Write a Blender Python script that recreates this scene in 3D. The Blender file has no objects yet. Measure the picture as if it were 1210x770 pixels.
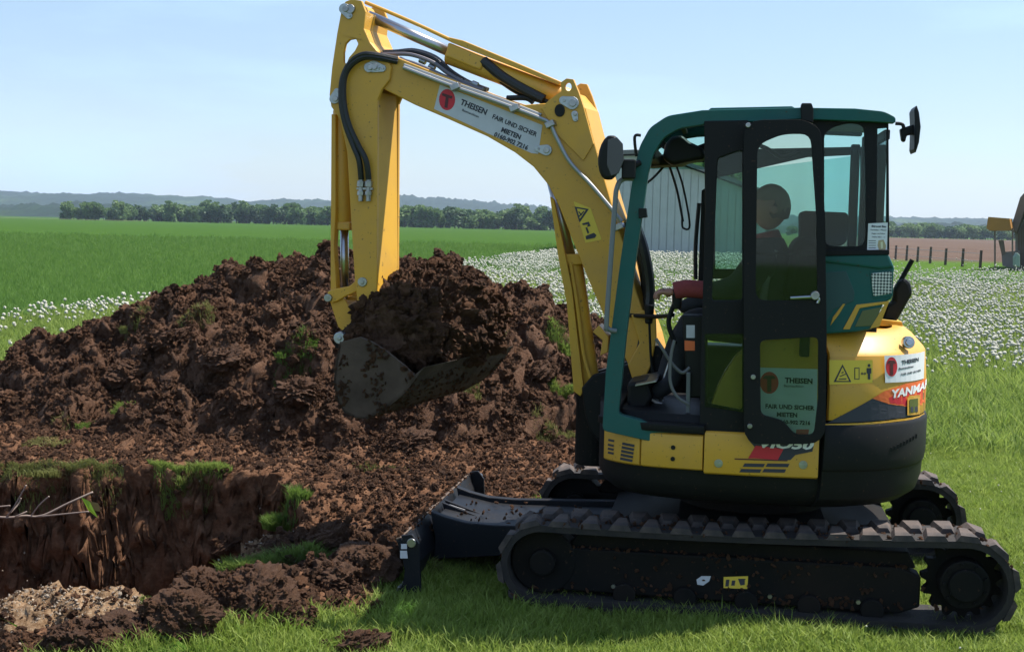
import bpy, bmesh, math, random
import numpy as np
from mathutils import Vector, Matrix, Euler
from mathutils.geometry import tessellate_polygon
random.seed(7); RNG = np.random.default_rng(11)
SC = bpy.context.scene; COL = SC.collection
R = math.radians; PI = math.pi

# ---------------------------------------------------------------- camera, sky, sun, exposure
PITCH, ROLL, CAMH, FPX = R(4.22), R(1.3), 2.02, 1600.0
cam_d = bpy.data.cameras.new('camera'); cam = bpy.data.objects.new('camera', cam_d); COL.objects.link(cam)
cam_d.sensor_width = 36; cam_d.lens = 36*FPX/1210; cam_d.clip_start = .05; cam_d.clip_end = 20000
CF = Vector((0, math.cos(PITCH), -math.sin(PITCH))); r0 = Vector((1, 0, 0)); u0 = r0.cross(CF)
CR = r0*math.cos(ROLL)+u0*math.sin(ROLL); CU = -r0*math.sin(ROLL)+u0*math.cos(ROLL)
cam.matrix_world = Matrix(((CR.x, CU.x, -CF.x, 0), (CR.y, CU.y, -CF.y, 0), (CR.z, CU.z, -CF.z, CAMH), (0, 0, 0, 1)))
SC.camera = cam
w = bpy.data.worlds.new('World'); SC.world = w; w.use_nodes = True
SUNV = Vector((1.5, .50, 2.6)).normalized()
nt = w.node_tree; nt.nodes.clear()
sky = nt.nodes.new('ShaderNodeTexSky'); sky.sky_type = 'NISHITA'; sky.sun_disc = False
sky.sun_elevation = math.asin(SUNV.z); sky.sun_rotation = math.atan2(SUNV.x, SUNV.y)
sky.air_density = 1.1; sky.dust_density = .6; sky.ozone_density = 1.5; sky.altitude = 400
bg = nt.nodes.new('ShaderNodeBackground'); bg.inputs['Strength'].default_value = .075
out = nt.nodes.new('ShaderNodeOutputWorld')
# thin high cloud veil mixed over the sky
tc = nt.nodes.new('ShaderNodeTexCoord'); mp = nt.nodes.new('ShaderNodeMapping'); mp.inputs['Scale'].default_value = (1.3, 1.3, 7)
nz = nt.nodes.new('ShaderNodeTexNoise'); nz.inputs['Scale'].default_value = 2.2; nz.inputs['Detail'].default_value = 6; nz.inputs['Roughness'].default_value = .55
rp = nt.nodes.new('ShaderNodeValToRGB'); rp.color_ramp.elements[0].position = .48; rp.color_ramp.elements[0].color = (.22, .22, .22, 1)
rp.color_ramp.elements[1].position = .80; rp.color_ramp.elements[1].color = (.75, .75, .75, 1)
mx = nt.nodes.new('ShaderNodeMix'); mx.data_type = 'RGBA'
L_ = nt.links.new
L_(tc.outputs['Generated'], mp.inputs[0]); L_(mp.outputs[0], nz.inputs['Vector']); L_(nz.outputs['Fac'], rp.inputs[0])
L_(rp.outputs[0], mx.inputs[0]); L_(sky.outputs[0], mx.inputs[6]); mx.inputs[7].default_value = (5.6, 8.1, 12.6, 1)
L_(mx.outputs[2], bg.inputs['Color']); L_(bg.outputs[0], out.inputs['Surface'])
sd = bpy.data.lights.new('sun', 'SUN'); sd.energy = 5.0; sd.angle = R(.53); sd.color = (1, .95, .87)
sun = bpy.data.objects.new('sun', sd); COL.objects.link(sun); sun.rotation_euler = (-SUNV).to_track_quat('-Z', 'Y').to_euler()
SC.view_settings.view_transform = 'Standard'; SC.view_settings.look = 'None'; SC.view_settings.exposure = 0.85; SC.view_settings.gamma = 1
SC.cycles.max_bounces = 8; SC.cycles.transparent_max_bounces = 16; SC.cycles.volume_bounces = 0

# ---------------------------------------------------------------- surveying helpers (photo point on a known plane -> metres)
MA = R(9); MO = Vector((1.42, 7.85, 0)); MF = Vector((-math.cos(MA), math.sin(MA), 0)); ML = Vector((-math.sin(MA), -math.cos(MA), 0))
C0 = Vector((0, 0, CAMH))
def ray(px, py): return CF+CR*((px-605)/FPX)-CU*((py-385)/FPX)
def M(px, py, y):                                   # point on the machine plane at side offset y -> (forward, up)
    d = ray(px, py); t = ((MO-C0).dot(ML)+y)/d.dot(ML); P = C0+d*t-MO
    return (P.dot(MF), P.z)
def M3(px, py, y): a = M(px, py, y); return Vector((a[0], y, a[1]))
def G(px, py, z=0): d = ray(px, py); t = (z-CAMH)/d.z; return C0+d*t
def AT(px, py, D): d = ray(px, py); return C0+d*(D/d.y)

# ---------------------------------------------------------------- noise
def _h(ix, iy, s):
    n = (ix*374761393+iy*668265263+s*974634777) & 0x7fffffff
    n = ((n ^ (n >> 13))*1274126177) & 0x7fffffff
    return ((n ^ (n >> 16)) & 0xffff)/65535.0*2*PI
def perlin(x, y, s=0):
    x = np.asarray(x, float); y = np.asarray(y, float)
    ix = np.floor(x).astype(np.int64); iy = np.floor(y).astype(np.int64); fx = x-ix; fy = y-iy
    u = fx*fx*fx*(fx*(fx*6-15)+10); v = fy*fy*fy*(fy*(fy*6-15)+10)
    def g(dx, dy):
        a = _h(ix+dx, iy+dy, s); return np.cos(a)*(fx-dx)+np.sin(a)*(fy-dy)
    return ((g(0, 0)*(1-u)+g(1, 0)*u)*(1-v)+(g(0, 1)*(1-u)+g(1, 1)*u)*v)*1.5
def fbm(x, y, o=4, s=0, gain=.5):
    r = 0; a = 1
    for i in range(o): r = r+a*perlin(x*2**i+i*7.3, y*2**i-i*3.1, s+i); a *= gain
    return r
def lumpy(x, y, o=3, s=0):                           # rounded clods
    r = 0; a = 1
    for i in range(o): r = r+a*(.45-np.abs(perlin(x*2.1**i+5.2*i, y*2.1**i+1.7*i, s+i)))*2; a *= .5
    return r
def sstep(a, b, x): t = np.clip((x-a)/(b-a), 0, 1); return t*t*(3-2*t)

# ---------------------------------------------------------------- materials
def mat(name, base, rough=.6, metal=0, spec=.5, var=0, vscale=6, var_col=None, bump=0, bscale=40, coat=0, rvar=0, detail=5, trans=None, attr=None):
    m = bpy.data.materials.new(name); m.use_nodes = True; t = m.node_tree; b = t.nodes['Principled BSDF']
    b.inputs['Base Color'].default_value = (*base, 1); b.inputs['Roughness'].default_value = rough; b.inputs['Metallic'].default_value = metal
    b.inputs['Specular IOR Level'].default_value = spec; b.inputs['Coat Weight'].default_value = coat
    tc = t.nodes.new('ShaderNodeTexCoord')
    if var or var_col:
        n = t.nodes.new('ShaderNodeTexNoise'); n.inputs['Scale'].default_value = vscale; n.inputs['Detail'].default_value = detail; n.inputs['Roughness'].default_value = .62
        t.links.new(tc.outputs['Object'], n.inputs['Vector'])
        r = t.nodes.new('ShaderNodeValToRGB'); r.color_ramp.elements[0].position = .32; r.color_ramp.elements[1].position = .7
        vc = var_col or tuple(c*(1-var) for c in base)
        r.color_ramp.elements[0].color = (*vc, 1); r.color_ramp.elements[1].color = (*base, 1)
        t.links.new(n.outputs['Fac'], r.inputs[0]); t.links.new(r.outputs[0], b.inputs['Base Color'])
        if rvar:
            mr = t.nodes.new('ShaderNodeMapRange'); mr.inputs[3].default_value = min(1, rough+rvar); mr.inputs[4].default_value = rough
            t.links.new(n.outputs['Fac'], mr.inputs[0]); t.links.new(mr.outputs[0], b.inputs['Roughness'])
    if bump:
        n2 = t.nodes.new('ShaderNodeTexNoise'); n2.inputs['Scale'].default_value = bscale; n2.inputs['Detail'].default_value = 6; n2.inputs['Roughness'].default_value = .65
        t.links.new(tc.outputs['Object'], n2.inputs['Vector'])
        bp = t.nodes.new('ShaderNodeBump'); bp.inputs['Strength'].default_value = min(1, bump); bp.inputs['Distance'].default_value = .02*max(1, bump)
        t.links.new(n2.outputs['Fac'], bp.inputs['Height']); t.links.new(bp.outputs[0], b.inputs['Normal'])
    return m
def paint(name, base, dust, rough=.32, amount=.5, dscale=3.0, fine=60):
    """machine paint with dust film, small chips and soil specks"""
    m = bpy.data.materials.new(name); m.use_nodes = True; t = m.node_tree; b = t.nodes['Principled BSDF']; lk = t.links.new; b.inputs['Metallic'].default_value = 0
    tc = t.nodes.new('ShaderNodeTexCoord')
    n = t.nodes.new('ShaderNodeTexNoise'); n.inputs['Scale'].default_value = dscale; n.inputs['Detail'].default_value = 8; n.inputs['Roughness'].default_value = .6
    f = t.nodes.new('ShaderNodeTexNoise'); f.inputs['Scale'].default_value = fine; f.inputs['Detail'].default_value = 3
    lk(tc.outputs['Object'], n.inputs['Vector']); lk(tc.outputs['Object'], f.inputs['Vector'])
    r = t.nodes.new('ShaderNodeMapRange'); r.inputs[1].default_value = .38; r.inputs[2].default_value = .68; r.inputs[4].default_value = amount
    lk(n.outputs['Fac'], r.inputs[0])
    m1 = t.nodes.new('ShaderNodeMix'); m1.data_type = 'RGBA'; m1.inputs[6].default_value = (*base, 1); m1.inputs[7].default_value = (*dust, 1); lk(r.outputs[0], m1.inputs[0])
    g = t.nodes.new('ShaderNodeMapRange'); g.inputs[1].default_value = .665; g.inputs[2].default_value = .73; lk(f.outputs['Fac'], g.inputs[0])
    mu = t.nodes.new('ShaderNodeMath'); mu.operation = 'MULTIPLY'; lk(g.outputs[0], mu.inputs[0]); mu.inputs[1].default_value = .7
    m2 = t.nodes.new('ShaderNodeMix'); m2.data_type = 'RGBA'; lk(m1.outputs[2], m2.inputs[6]); m2.inputs[7].default_value = (.07, .04, .025, 1); lk(mu.outputs[0], m2.inputs[0])
    lk(m2.outputs[2], b.inputs['Base Color'])
    rr = t.nodes.new('ShaderNodeMapRange'); rr.inputs[3].default_value = rough; rr.inputs[4].default_value = rough+.3; lk(n.outputs['Fac'], rr.inputs[0]); lk(rr.outputs[0], b.inputs['Roughness'])
    b.inputs['Coat Weight'].default_value = .04; b.inputs['Specular IOR Level'].default_value = .5 if max(base) > .1 else .18; b.inputs['Coat Roughness'].default_value = .25
    return m
YEL = paint('yellow_paint', (.63, .322, .026), (.44, .25, .08), amount=.45)
YELW = paint('worn_yellow_paint', (.64, .345, .026), (.42, .24, .06), rough=.55, amount=.5, fine=22)
TEAL = paint('teal_paint', (.012, .095, .086), (.06, .11, .095), amount=.35)
BLK = paint('black_paint', (.007, .007, .008), (.020, .018, .015), rough=.45, amount=.25)
BLKB = paint('dozer_blue_black_paint', (.006, .0075, .011), (.03, .026, .022), rough=.4, amount=.4)
UND = paint('undercarriage_paint', (.005, .005, .0048), (.018, .013, .010), rough=.7, amount=.7)
RUB = mat('track_rubber', (.010, .009, .009), .85, var_col=(.028, .021, .017), vscale=9, bump=.3)
RUBC = mat('track_rubber_muddy', (.022, .019, .018), .85, var_col=(.11, .078, .062), vscale=5, bump=.3)
STEEL = mat('worn_steel', (.42, .42, .42), .35, 1, var=.4, vscale=20)
CHROME = mat('chromed_rod', (.42, .43, .45), .32, 1)
ZINC = mat('zinc_plate', (.5, .52, .54), .42, .7, var=.3, vscale=30)
HOSE = mat('black_hose', (.012, .012, .012), .5, bump=.1)
BUCK = mat('soiled_bucket_steel', (.115, .082, .062), .85, 0, spec=.2, var_col=(.040, .027, .020), vscale=3.5, detail=9, bump=.3, bscale=30)
FAB = mat('seat_fabric', (.008, .008, .009), .9, spec=.2, bump=.2, bscale=200)
PLAS = mat('black_plastic', (.007, .007, .007), .5, spec=.25)
CLOTH = mat('dark_work_jacket', (.022, .024, .028), .9, var=.4, vscale=8, bump=.5, bscale=12)
JEAN = mat('dark_trousers', (.03, .032, .038), .92, var=.4, vscale=10, bump=.5, bscale=14)
SKIN = mat('skin', (.42, .2, .14), .55, var=.15, vscale=20)
REDC = mat('red_sleeve', (.30, .05, .05), .85, var=.3, vscale=15)
CAPM = mat('tan_cap_cloth', (.17, .12, .07), .9)
HAIR = mat('brown_hair', (.06, .04, .025), .8)
WHT = mat('white_sticker', (.72, .72, .74), .45)
GREYS = mat('pale_grey_sticker', (.55, .55, .58), .5, var=.12, vscale=12)
RED = mat('red_print', (.55, .015, .03), .5); ORG = mat('orange_print', (.75, .14, .03), .5); DRED = mat('dark_red_print', (.08, .012, .015), .5)
INK = mat('dark_print', (.03, .03, .045), .6); YST = mat('yellow_sticker', (.72, .50, .05), .5); WPR = mat('white_print', (.75, .75, .75), .5)
BLUEP = mat('blue_print', (.05, .15, .45), .5); OLIVE = mat('smoked_lens', (.10, .11, .04), .25)
def glass(name, tint, refl=.5):
    m = bpy.data.materials.new(name); m.use_nodes = True; t = m.node_tree; t.nodes.clear()
    o = t.nodes.new('ShaderNodeOutputMaterial'); tr = t.nodes.new('ShaderNodeBsdfTransparent'); gl = t.nodes.new('ShaderNodeBsdfGlossy'); mx = t.nodes.new('ShaderNodeMixShader'); fr = t.nodes.new('ShaderNodeFresnel')
    tr.inputs[0].default_value = (*tint, 1); gl.inputs['Roughness'].default_value = .03; gl.inputs[0].default_value = (.55, .6, .6, 1); fr.inputs[0].default_value = 1.5
    df = t.nodes.new('ShaderNodeBsdfDiffuse'); df.inputs[0].default_value = (.25, .24, .22, 1); m2 = t.nodes.new('ShaderNodeMixShader')
    n = t.nodes.new('ShaderNodeTexNoise'); n.inputs['Scale'].default_value = 3; n.inputs['Detail'].default_value = 6; tc = t.nodes.new('ShaderNodeTexCoord'); mr = t.nodes.new('ShaderNodeMapRange')
    mr.inputs[3].default_value = .0; mr.inputs[4].default_value = .03
    t.links.new(tc.outputs['Object'], n.inputs['Vector']); t.links.new(n.outputs['Fac'], mr.inputs[0]); t.links.new(mr.outputs[0], m2.inputs[0])
    t.links.new(fr.outputs[0], mx.inputs[0]); t.links.new(tr.outputs[0], mx.inputs[1]); t.links.new(gl.outputs[0], mx.inputs[2])
    t.links.new(mx.outputs[0], m2.inputs[1]); t.links.new(df.outputs[0], m2.inputs[2]); t.links.new(m2.outputs[0], o.inputs['Surface'])
    return m
GLS = glass('green_tinted_glass', (.70, .88, .86)); GLSD = glass('dusty_green_glass', (.74, .83, .77)); GLC = glass('clear_glass', (.93, .96, .95))

def ramp(t, stops, src):
    r = t.nodes.new('ShaderNodeValToRGB'); e = r.color_ramp.elements
    while len(e) < len(stops): e.new(.5)
    for k, (p, c) in enumerate(stops): e[k].position = p; e[k].color = (*c, 1)
    t.links.new(src, r.inputs[0]); return r.outputs[0]
def noise(t, scale, detail=5, rough=.6, vec=None, coord='Object'):
    n = t.nodes.new('ShaderNodeTexNoise'); n.inputs['Scale'].default_value = scale; n.inputs['Detail'].default_value = detail; n.inputs['Roughness'].default_value = rough
    if vec is None: tc = t.nodes.new('ShaderNodeTexCoord'); vec = tc.outputs[coord]
    t.links.new(vec, n.inputs['Vector']); return n.outputs['Fac']
def mixc(t, fac, a, b):
    m = t.nodes.new('ShaderNodeMix'); m.data_type = 'RGBA'; t.links.new(fac, m.inputs[0])
    for v, i in ((a, 6), (b, 7)):
        if isinstance(v, tuple): m.inputs[i].default_value = (*v, 1)
        else: t.links.new(v, m.inputs[i])
    return m.outputs[2]
def soil_nodes(t, inst=False):
    c1 = ramp(t, [(.3, (.070, .033, .018)), (.5, (.155, .074, .041)), (.72, (.26, .145, .085))], noise(t, 3.5, 8, .7))
    c2 = ramp(t, [(.35, (.050, .026, .015)), (.6, (.165, .090, .053)), (.8, (.33, .22, .14))], noise(t, 22, 6, .65))
    m = t.nodes.new('ShaderNodeMix'); m.data_type = 'RGBA'; m.inputs[0].default_value = .5; t.links.new(c1, m.inputs[6]); t.links.new(c2, m.inputs[7])
    oi = t.nodes.new('ShaderNodeObjectInfo'); mr = t.nodes.new('ShaderNodeMapRange'); mr.inputs[3].default_value = .62; mr.inputs[4].default_value = 1.42; t.links.new(oi.outputs['Random'], mr.inputs[0])
    hs = t.nodes.new('ShaderNodeHueSaturation'); hs.inputs['Saturation'].default_value = 1.08; t.links.new(mr.outputs[0], hs.inputs['Value']); t.links.new(m.outputs[2], hs.inputs['Color'])
    return hs.outputs['Color'] if inst else m.outputs[2]
def soil_material(name, inst=False):
    m = bpy.data.materials.new(name); m.use_nodes = True; t = m.node_tree; b = t.nodes['Principled BSDF']
    t.links.new(soil_nodes(t, inst), b.inputs['Base Color']); b.inputs['Roughness'].default_value = .95; b.inputs['Specular IOR Level'].default_value = .25
    bp = t.nodes.new('ShaderNodeBump'); bp.inputs['Strength'].default_value = 1; bp.inputs['Distance'].default_value = .05
    t.links.new(noise(t, 34, 9, .8), bp.inputs['Height']); t.links.new(bp.outputs[0], b.inputs['Normal'])
    return m
SOIL = soil_material('red_brown_soil'); SOILC = soil_material('soil_crumbs', True)

# ---------------------------------------------------------------- object helpers
def link(name, me, m=None, parent=None, smooth=False):
    o = bpy.data.objects.new(name, me); COL.objects.link(o)
    if m is not None:
        me.materials.clear(); me.materials.append(m)
    if parent: o.parent = parent
    if smooth: me.polygons.foreach_set('use_smooth', [True]*len(me.polygons))
    return o
def tag(o, label=None, cat=None, group=None, kind=None):
    if label: o['label'] = label
    if cat: o['category'] = cat
    if group: o['group'] = group
    if kind: o['kind'] = kind
    return o
def empty(name, loc=(0, 0, 0), rz=0):
    o = bpy.data.objects.new(name, None); COL.objects.link(o); o.location = loc; o.rotation_euler = (0, 0, rz); o.empty_display_size = .2; return o
def copy_tree(o, parent=None):
    c = o.copy(); COL.objects.link(c); c.parent = parent
    for ch in list(o.children): copy_tree(ch, c)
    return c
def mesh(verts, faces):
    me = bpy.data.meshes.new('m'); me.from_pydata([tuple(v) for v in verts], [], faces); me.update(); return me
def bevel(o, w=.006, seg=2, ang=30):
    b = o.modifiers.new('bevel', 'BEVEL'); b.width = w; b.segments = seg; b.limit_method = 'ANGLE'; b.angle_limit = R(ang); b.harden_normals = False; return o
class MB:
    def __init__(s): s.v = []; s.f = []
    def add(s, v, f): n = len(s.v); s.v += [tuple(x) for x in v]; s.f += [tuple(i+n for i in q) for q in f]; return s
    def prism(s, pts, y0, y1, holes=()):
        """pts: (x,z) outline extruded between side offsets y0 and y1"""
        loops = [list(pts)]+[list(h) for h in holes]
        tri = tessellate_polygon([[Vector((p[0], p[1], 0)) for p in l] for l in loops])
        flat = [p for l in loops for p in l]; n = len(flat)
        v = [(p[0], y0, p[1]) for p in flat]+[(p[0], y1, p[1]) for p in flat]
        f = []
        if holes:
            f += [tuple(t) for t in tri]+[tuple(i+n for i in reversed(t)) for t in tri]
        else:
            f += [tuple(range(n)), tuple(range(2*n-1, n-1, -1))]
        k = 0
        for l in loops:
            m = len(l)
            for i in range(m): a, b = k+i, k+(i+1) % m; f.append((a, b, b+n, a+n))
            k += m
        return s.add(v, f)
    def box(s, c, d, rot=None):
        v = [Vector((sx*d[0]/2, sy*d[1]/2, sz*d[2]/2)) for sx in (-1, 1) for sy in (-1, 1) for sz in (-1, 1)]
        if rot is not None: v = [rot @ x for x in v]
        v = [x+Vector(c) for x in v]
        return s.add(v, [(0, 1, 3, 2), (4, 6, 7, 5), (0, 4, 5, 1), (2, 3, 7, 6), (0, 2, 6, 4), (1, 5, 7, 3)])
    def cyl(s, a, b, r, n=16, r2=None):
        a, b = Vector(a), Vector(b); r2 = r if r2 is None else r2; d = (b-a).normalized(); q = d.to_track_quat('Z', 'Y'); v = []
        for p, rr in ((a, r), (b, r2)):
            for i in range(n): v.append(p+q @ Vector((math.cos(2*PI*i/n)*rr, math.sin(2*PI*i/n)*rr, 0)))
        return s.add(v, [tuple(range(n-1, -1, -1)), tuple(range(n, 2*n))]+[(i, (i+1) % n, n+(i+1) % n, n+i) for i in range(n)])
    def tube(s, path, r, n=8):
        P = [Vector(p) for p in path]; P = smooth_path(P) if len(P) > 2 else P; v = []; up = Vector((0, 1, .01))
        for i, p in enumerate(P):
            d = (P[min(i+1, len(P)-1)]-P[max(i-1, 0)]).normalized(); a = d.cross(up)
            if a.length < .1: a = d.cross(Vector((1, 0, 0)))
            a.normalize(); b = d.cross(a)
            for k in range(n): v.append(p+(a*math.cos(2*PI*k/n)+b*math.sin(2*PI*k/n))*r)
        f = [tuple(range(n-1, -1, -1)), tuple(range(len(v)-n, len(v)))]
        for i in range(len(P)-1):
            for k in range(n): a0 = i*n+k; b0 = i*n+(k+1) % n; f.append((a0, b0, b0+n, a0+n))
        return s.add(v, f)
    def build(s, name, m, parent=None, bev=0, smooth=False, seg=2):
        me = mesh(s.v, s.f); bm = bmesh.new(); bm.from_mesh(me); bmesh.ops.recalc_face_normals(bm, faces=bm.faces); bm.to_mesh(me); bm.free()
        o = link(name, me, m, parent)
        if smooth: me.polygons.foreach_set('use_smooth', [len(p.vertices) <= 4 for p in me.polygons])
        if bev: bevel(o, bev, seg)
        return o
def smooth_path(P, k=6):
    out = []
    for i in range(len(P)-1):
        p0 = P[max(i-1, 0)]; p1 = P[i]; p2 = P[i+1]; p3 = P[min(i+2, len(P)-1)]
        for j in range(k):
            t = j/k; out.append(.5*((2*p1)+(p2-p0)*t+(2*p0-5*p1+4*p2-p3)*t*t+(3*p1-p0-3*p2+p3)*t**3))
    return out+[P[-1]]
def px(pts, y): return [M(a, b, y) for a, b in pts]
def part(name, pts, y0, y1, m, parent, bev=.006, at=None, holes=(), seg=2):
    """outline read off the photograph in the machine plane `at`, given real thickness y0..y1"""
    at = max(y0, y1) if at is None else at
    return MB().prism(px(pts, at), y0, y1, [px(h, at) for h in holes]).build(name, m, parent, bev, seg=seg)
def rnd(pts, r, k=4):
    """outline with its corners rounded"""
    out = []; n = len(pts)
    for i in range(n):
        p = Vector(pts[i]); a = Vector(pts[i-1])-p; b = Vector(pts[(i+1) % n])-p; q = min(r, a.length*.45, b.length*.45)
        if a.angle(b, 3) > 2.9: out.append(tuple(p)); continue
        A, B = p+a.normalized()*q, p+b.normalized()*q
        for j in range(k+1): t = j/k; out.append(tuple(A*(1-t)**2+p*2*t*(1-t)+B*t*t))
    return out
def circ(c, r, n=20): return [(c[0]+r*math.cos(2*PI*i/n), c[1]+r*math.sin(2*PI*i/n)) for i in range(n)]
def text_mesh(s, size, bold=.0, shear=0, sx=1):
    c = bpy.data.curves.new('t', 'FONT'); c.body = s; c.size = size; c.align_x = 'CENTER'; c.align_y = 'CENTER'; c.offset = bold; c.shear = shear; c.extrude = .0008; c.resolution_u = 2
    o = bpy.data.objects.new('t', c); me = bpy.data.meshes.new_from_object(o); bpy.data.objects.remove(o)
    for v in me.vertices: v.co.x *= sx
    return me

# ================================================================ EXCAVATOR
EX = empty('excavator', MO, PI-MA)
tag(EX, 'yellow and green tracked mini excavator with black door folded open, working beside the soil heap', 'excavator')

# ---- tracks
TX0, TX1 = 1.10, -1.07
def track_path():
    """closed belt centre line (x,z), rear sprocket at TX1, front idler at TX0"""
    pts = []; r1, r0_ = .235, .215; zc1, zc0 = .255, .232
    n = 26
    for i in range(n+1): a = R(90)+i*R(180)/n; pts.append((TX1+r1*math.cos(a), zc1+r1*math.sin(a)))
    for i in range(1, 22): u = i/22; x = TX1+(TX0-TX1)*u; pts.append((x, .02))
    for i in range(n+1): a = R(-90)+i*R(180)/n; pts.append((TX0+r0_*math.cos(a), zc0+r0_*math.sin(a)))
    for i in range(1, 22):
        u = i/22; x = TX0+(TX1-TX0)*u; z0 = zc0+r0_; z1 = zc1+r1; pts.append((x, z0+(z1-z0)*u-.018*math.sin(PI*u)))
    return pts
def resample(pts, n):
    P = [Vector((a, b)) for a, b in pts]; P.append(P[0]); L = [0]
    for i in range(len(P)-1): L.append(L[-1]+(P[i+1]-P[i]).length)
    out = []; j = 0
    for k in range(n):
        s = L[-1]*k/n
        while L[j+1] < s: j += 1
        t = (s-L[j])/(L[j+1]-L[j]); p = P[j].lerp(P[j+1], t); d = (P[j+1]-P[j]).normalized(); out.append((p, d))
    return out
def lug_mesh(w):
    mb = MB()                                            # local: x along belt, y across, z outward
    v = []
    for (y, hw0, hw1) in ((-w/2, .026, .040), (w/2, .052, .062)):
        v += [(-hw1, y, -.004), (hw1, y, -.004), (hw0*.8, y*.95, .026), (-hw0*.8, y*.95, .026)]
    mb.add(v, [(0, 1, 2, 3), (7, 6, 5, 4), (0, 4, 5, 1), (1, 5, 6, 2), (2, 6, 7, 3), (3, 7, 4, 0)])
    me = mesh(mb.v, mb.f); me.materials.append(RUBC); return me
def make_track(y0, y1):
    path = resample(track_path(), 150); N = len(path); mb = MB()
    v = []; f = []
    for (p, d) in path:
        nrm = Vector((d.y, -d.x))
        if nrm.dot(p-Vector((0, .25))) < 0 and abs(p.x) > .9: pass
        for (y, off) in ((y0, 0), (y0, -.035), (y1, -.035), (y1, 0)):
            q = p+nrm*off*1.0; v.append((q.x, y, q.y))
    for i in range(N):
        a = i*4; b = ((i+1) % N)*4
        for k in range(4): f.append((a+k, a+(k+1) % 4, b+(k+1) % 4, b+k))
    mb.add(v, f); tr = mb.build('rubber_track', RUB, EX)
    yc = (y0+y1)/2; W = abs(y1-y0); n = 36; base = lug_mesh(W*.56)
    flip = lug_mesh(W*.56)
    for vv in flip.vertices: vv.co.y *= -1
    flip.flip_normals()
    cnt = 0
    for row in (0, 1):
        for k, (p, d) in enumerate(resample(track_path(), n*2)):
            if k % 2 != row: continue
            nrm = Vector((d.y, -d.x))
            X = Vector((d.x, 0, d.y)); Z = Vector((nrm.x, 0, nrm.y)); Y = Z.cross(X)
            o = bpy.data.objects.new('track_lug', base if (row == 0) == (Y.y > 0) else flip); COL.objects.link(o); o.parent = tr
            y = yc+(W*.23 if row == 0 else -W*.23)
            o.matrix_local = Matrix(((X.x, Y.x, Z.x, p.x), (X.y, Y.y, Z.y, y), (X.z, Y.z, Z.z, p.y), (0, 0, 0, 1)))
    return tr
# belt direction check: outward normal must point away from the centre
for (ya, yb) in ((.60, .975), (-.975, -.60)):
    make_track(ya, yb); s = 1 if yb > 0 else -1; yf = .87 if s > 0 else -.70
    # side frame
    fr = MB().prism([(1.10, .14), (1.12, .24), (1.05, .31), (-.76, .31), (-.86, .27), (-.86, .11), (-.76, .07), (.98, .08)], yf-.14, yf).build('track_frame', UND, EX, .01)
    MB().prism([(.98, .30), (.92, .385), (-.80, .385), (-.84, .30)], yf-.16, yf-.04).build('track_frame_top', UND, fr, .01)
    for x in (-.55, -.1, .35, .72):
        MB().cyl((x, yf+.0, .12), (x, yf+.018, .12), .012, 6).build('bolt', STEEL, fr)
    for x in (-.62, -.30, .02, .34, .66):
        MB().cyl((x, ya+.06, .085), (x, yb-.06, .085), .06, 18).build('track_roller', UND, EX, .006)
    for x in (.05,):
        MB().cyl((x, ya+.08, .40), (x, yb-.10, .40), .04, 14).build('carrier_roller', UND, EX, .005)
    mb = MB()
    n = 15; prof = []
    for i in range(n*4):
        a = 2*PI*i/(n*4); r = .205 if i % 4 in (0, 1) else .172; prof.append((TX1+r*math.cos(a), .255+r*math.sin(a)))
    sp = mb.prism(prof, (ya+yb)/2-.03, (ya+yb)/2+.03).build('drive_sprocket', UND, EX, .004)
    hub = MB(); c = TX1
    hub.cyl((c, (ya+yb)/2-.12, .255), (c, (ya+yb)/2+.145, .255), .125, 28).cyl((c, (ya+yb)/2+.145, .255), (c, (ya+yb)/2+.17, .255), .085, 24)
    hb = hub.build('hub', UND, sp, .008)
    for i in range(9):
        a = 2*PI*i/9; MB().cyl((c+.105*math.cos(a), (ya+yb)/2+.145, .255+.105*math.sin(a)), (c+.105*math.cos(a), (ya+yb)/2+.158, .255+.105*math.sin(a)), .010, 6).build('bolt', UND, sp)
    idl = MB().cyl((TX0, ya+.10, .232), (TX0, yb-.10, .232), .176, 32).cyl((TX0, ya+.05, .232), (TX0, yb-.05, .232), .07, 20).build('front_idler', UND, EX, .01)
# centre frame of the undercarriage
MB().prism([(.78, .14), (.82, .34), (.40, .44), (-.40, .44), (-.82, .34), (-.80, .14)], -.60, .60).build('undercarriage_frame', UND, EX, .012)
MB().cyl((0, 0, .45), (0, 0, .62), .42, 40).build('slewing_ring', UND, EX, .01)
# frame stickers on the near side
def sticker_quad(pts, y, m, parent, name='sticker', th=.002, eps=.0015):
    return MB().prism(px(pts, y), y+eps, y+eps+th).build(name, m, parent)
NEARF = [o for o in EX.children if o.name.startswith('track_frame')][0]
YF = .87
sticker_quad([(635, 674), (663, 673), (662, 677), (636, 678)], YF, YST, NEARF); sticker_quad([(637, 680), (661, 679), (659, 684), (639, 684)], YF, YST, NEARF)
sticker_quad([(823, 684), (829, 680), (840, 680), (838, 686), (831, 691), (824, 690)], YF, GREYS, NEARF)
sticker_quad([(855, 681), (884, 680), (883, 695), (855, 694)], YF, YST, NEARF)
for q in ([(858, 684), (862, 684), (861, 692), (857, 692)], [(865, 685), (869, 685), (868, 691), (864, 691)], [(872, 683), (880, 683), (880, 690), (875, 691)]): sticker_quad(q, YF, INK, NEARF, 'print', .001, .0045)

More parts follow.
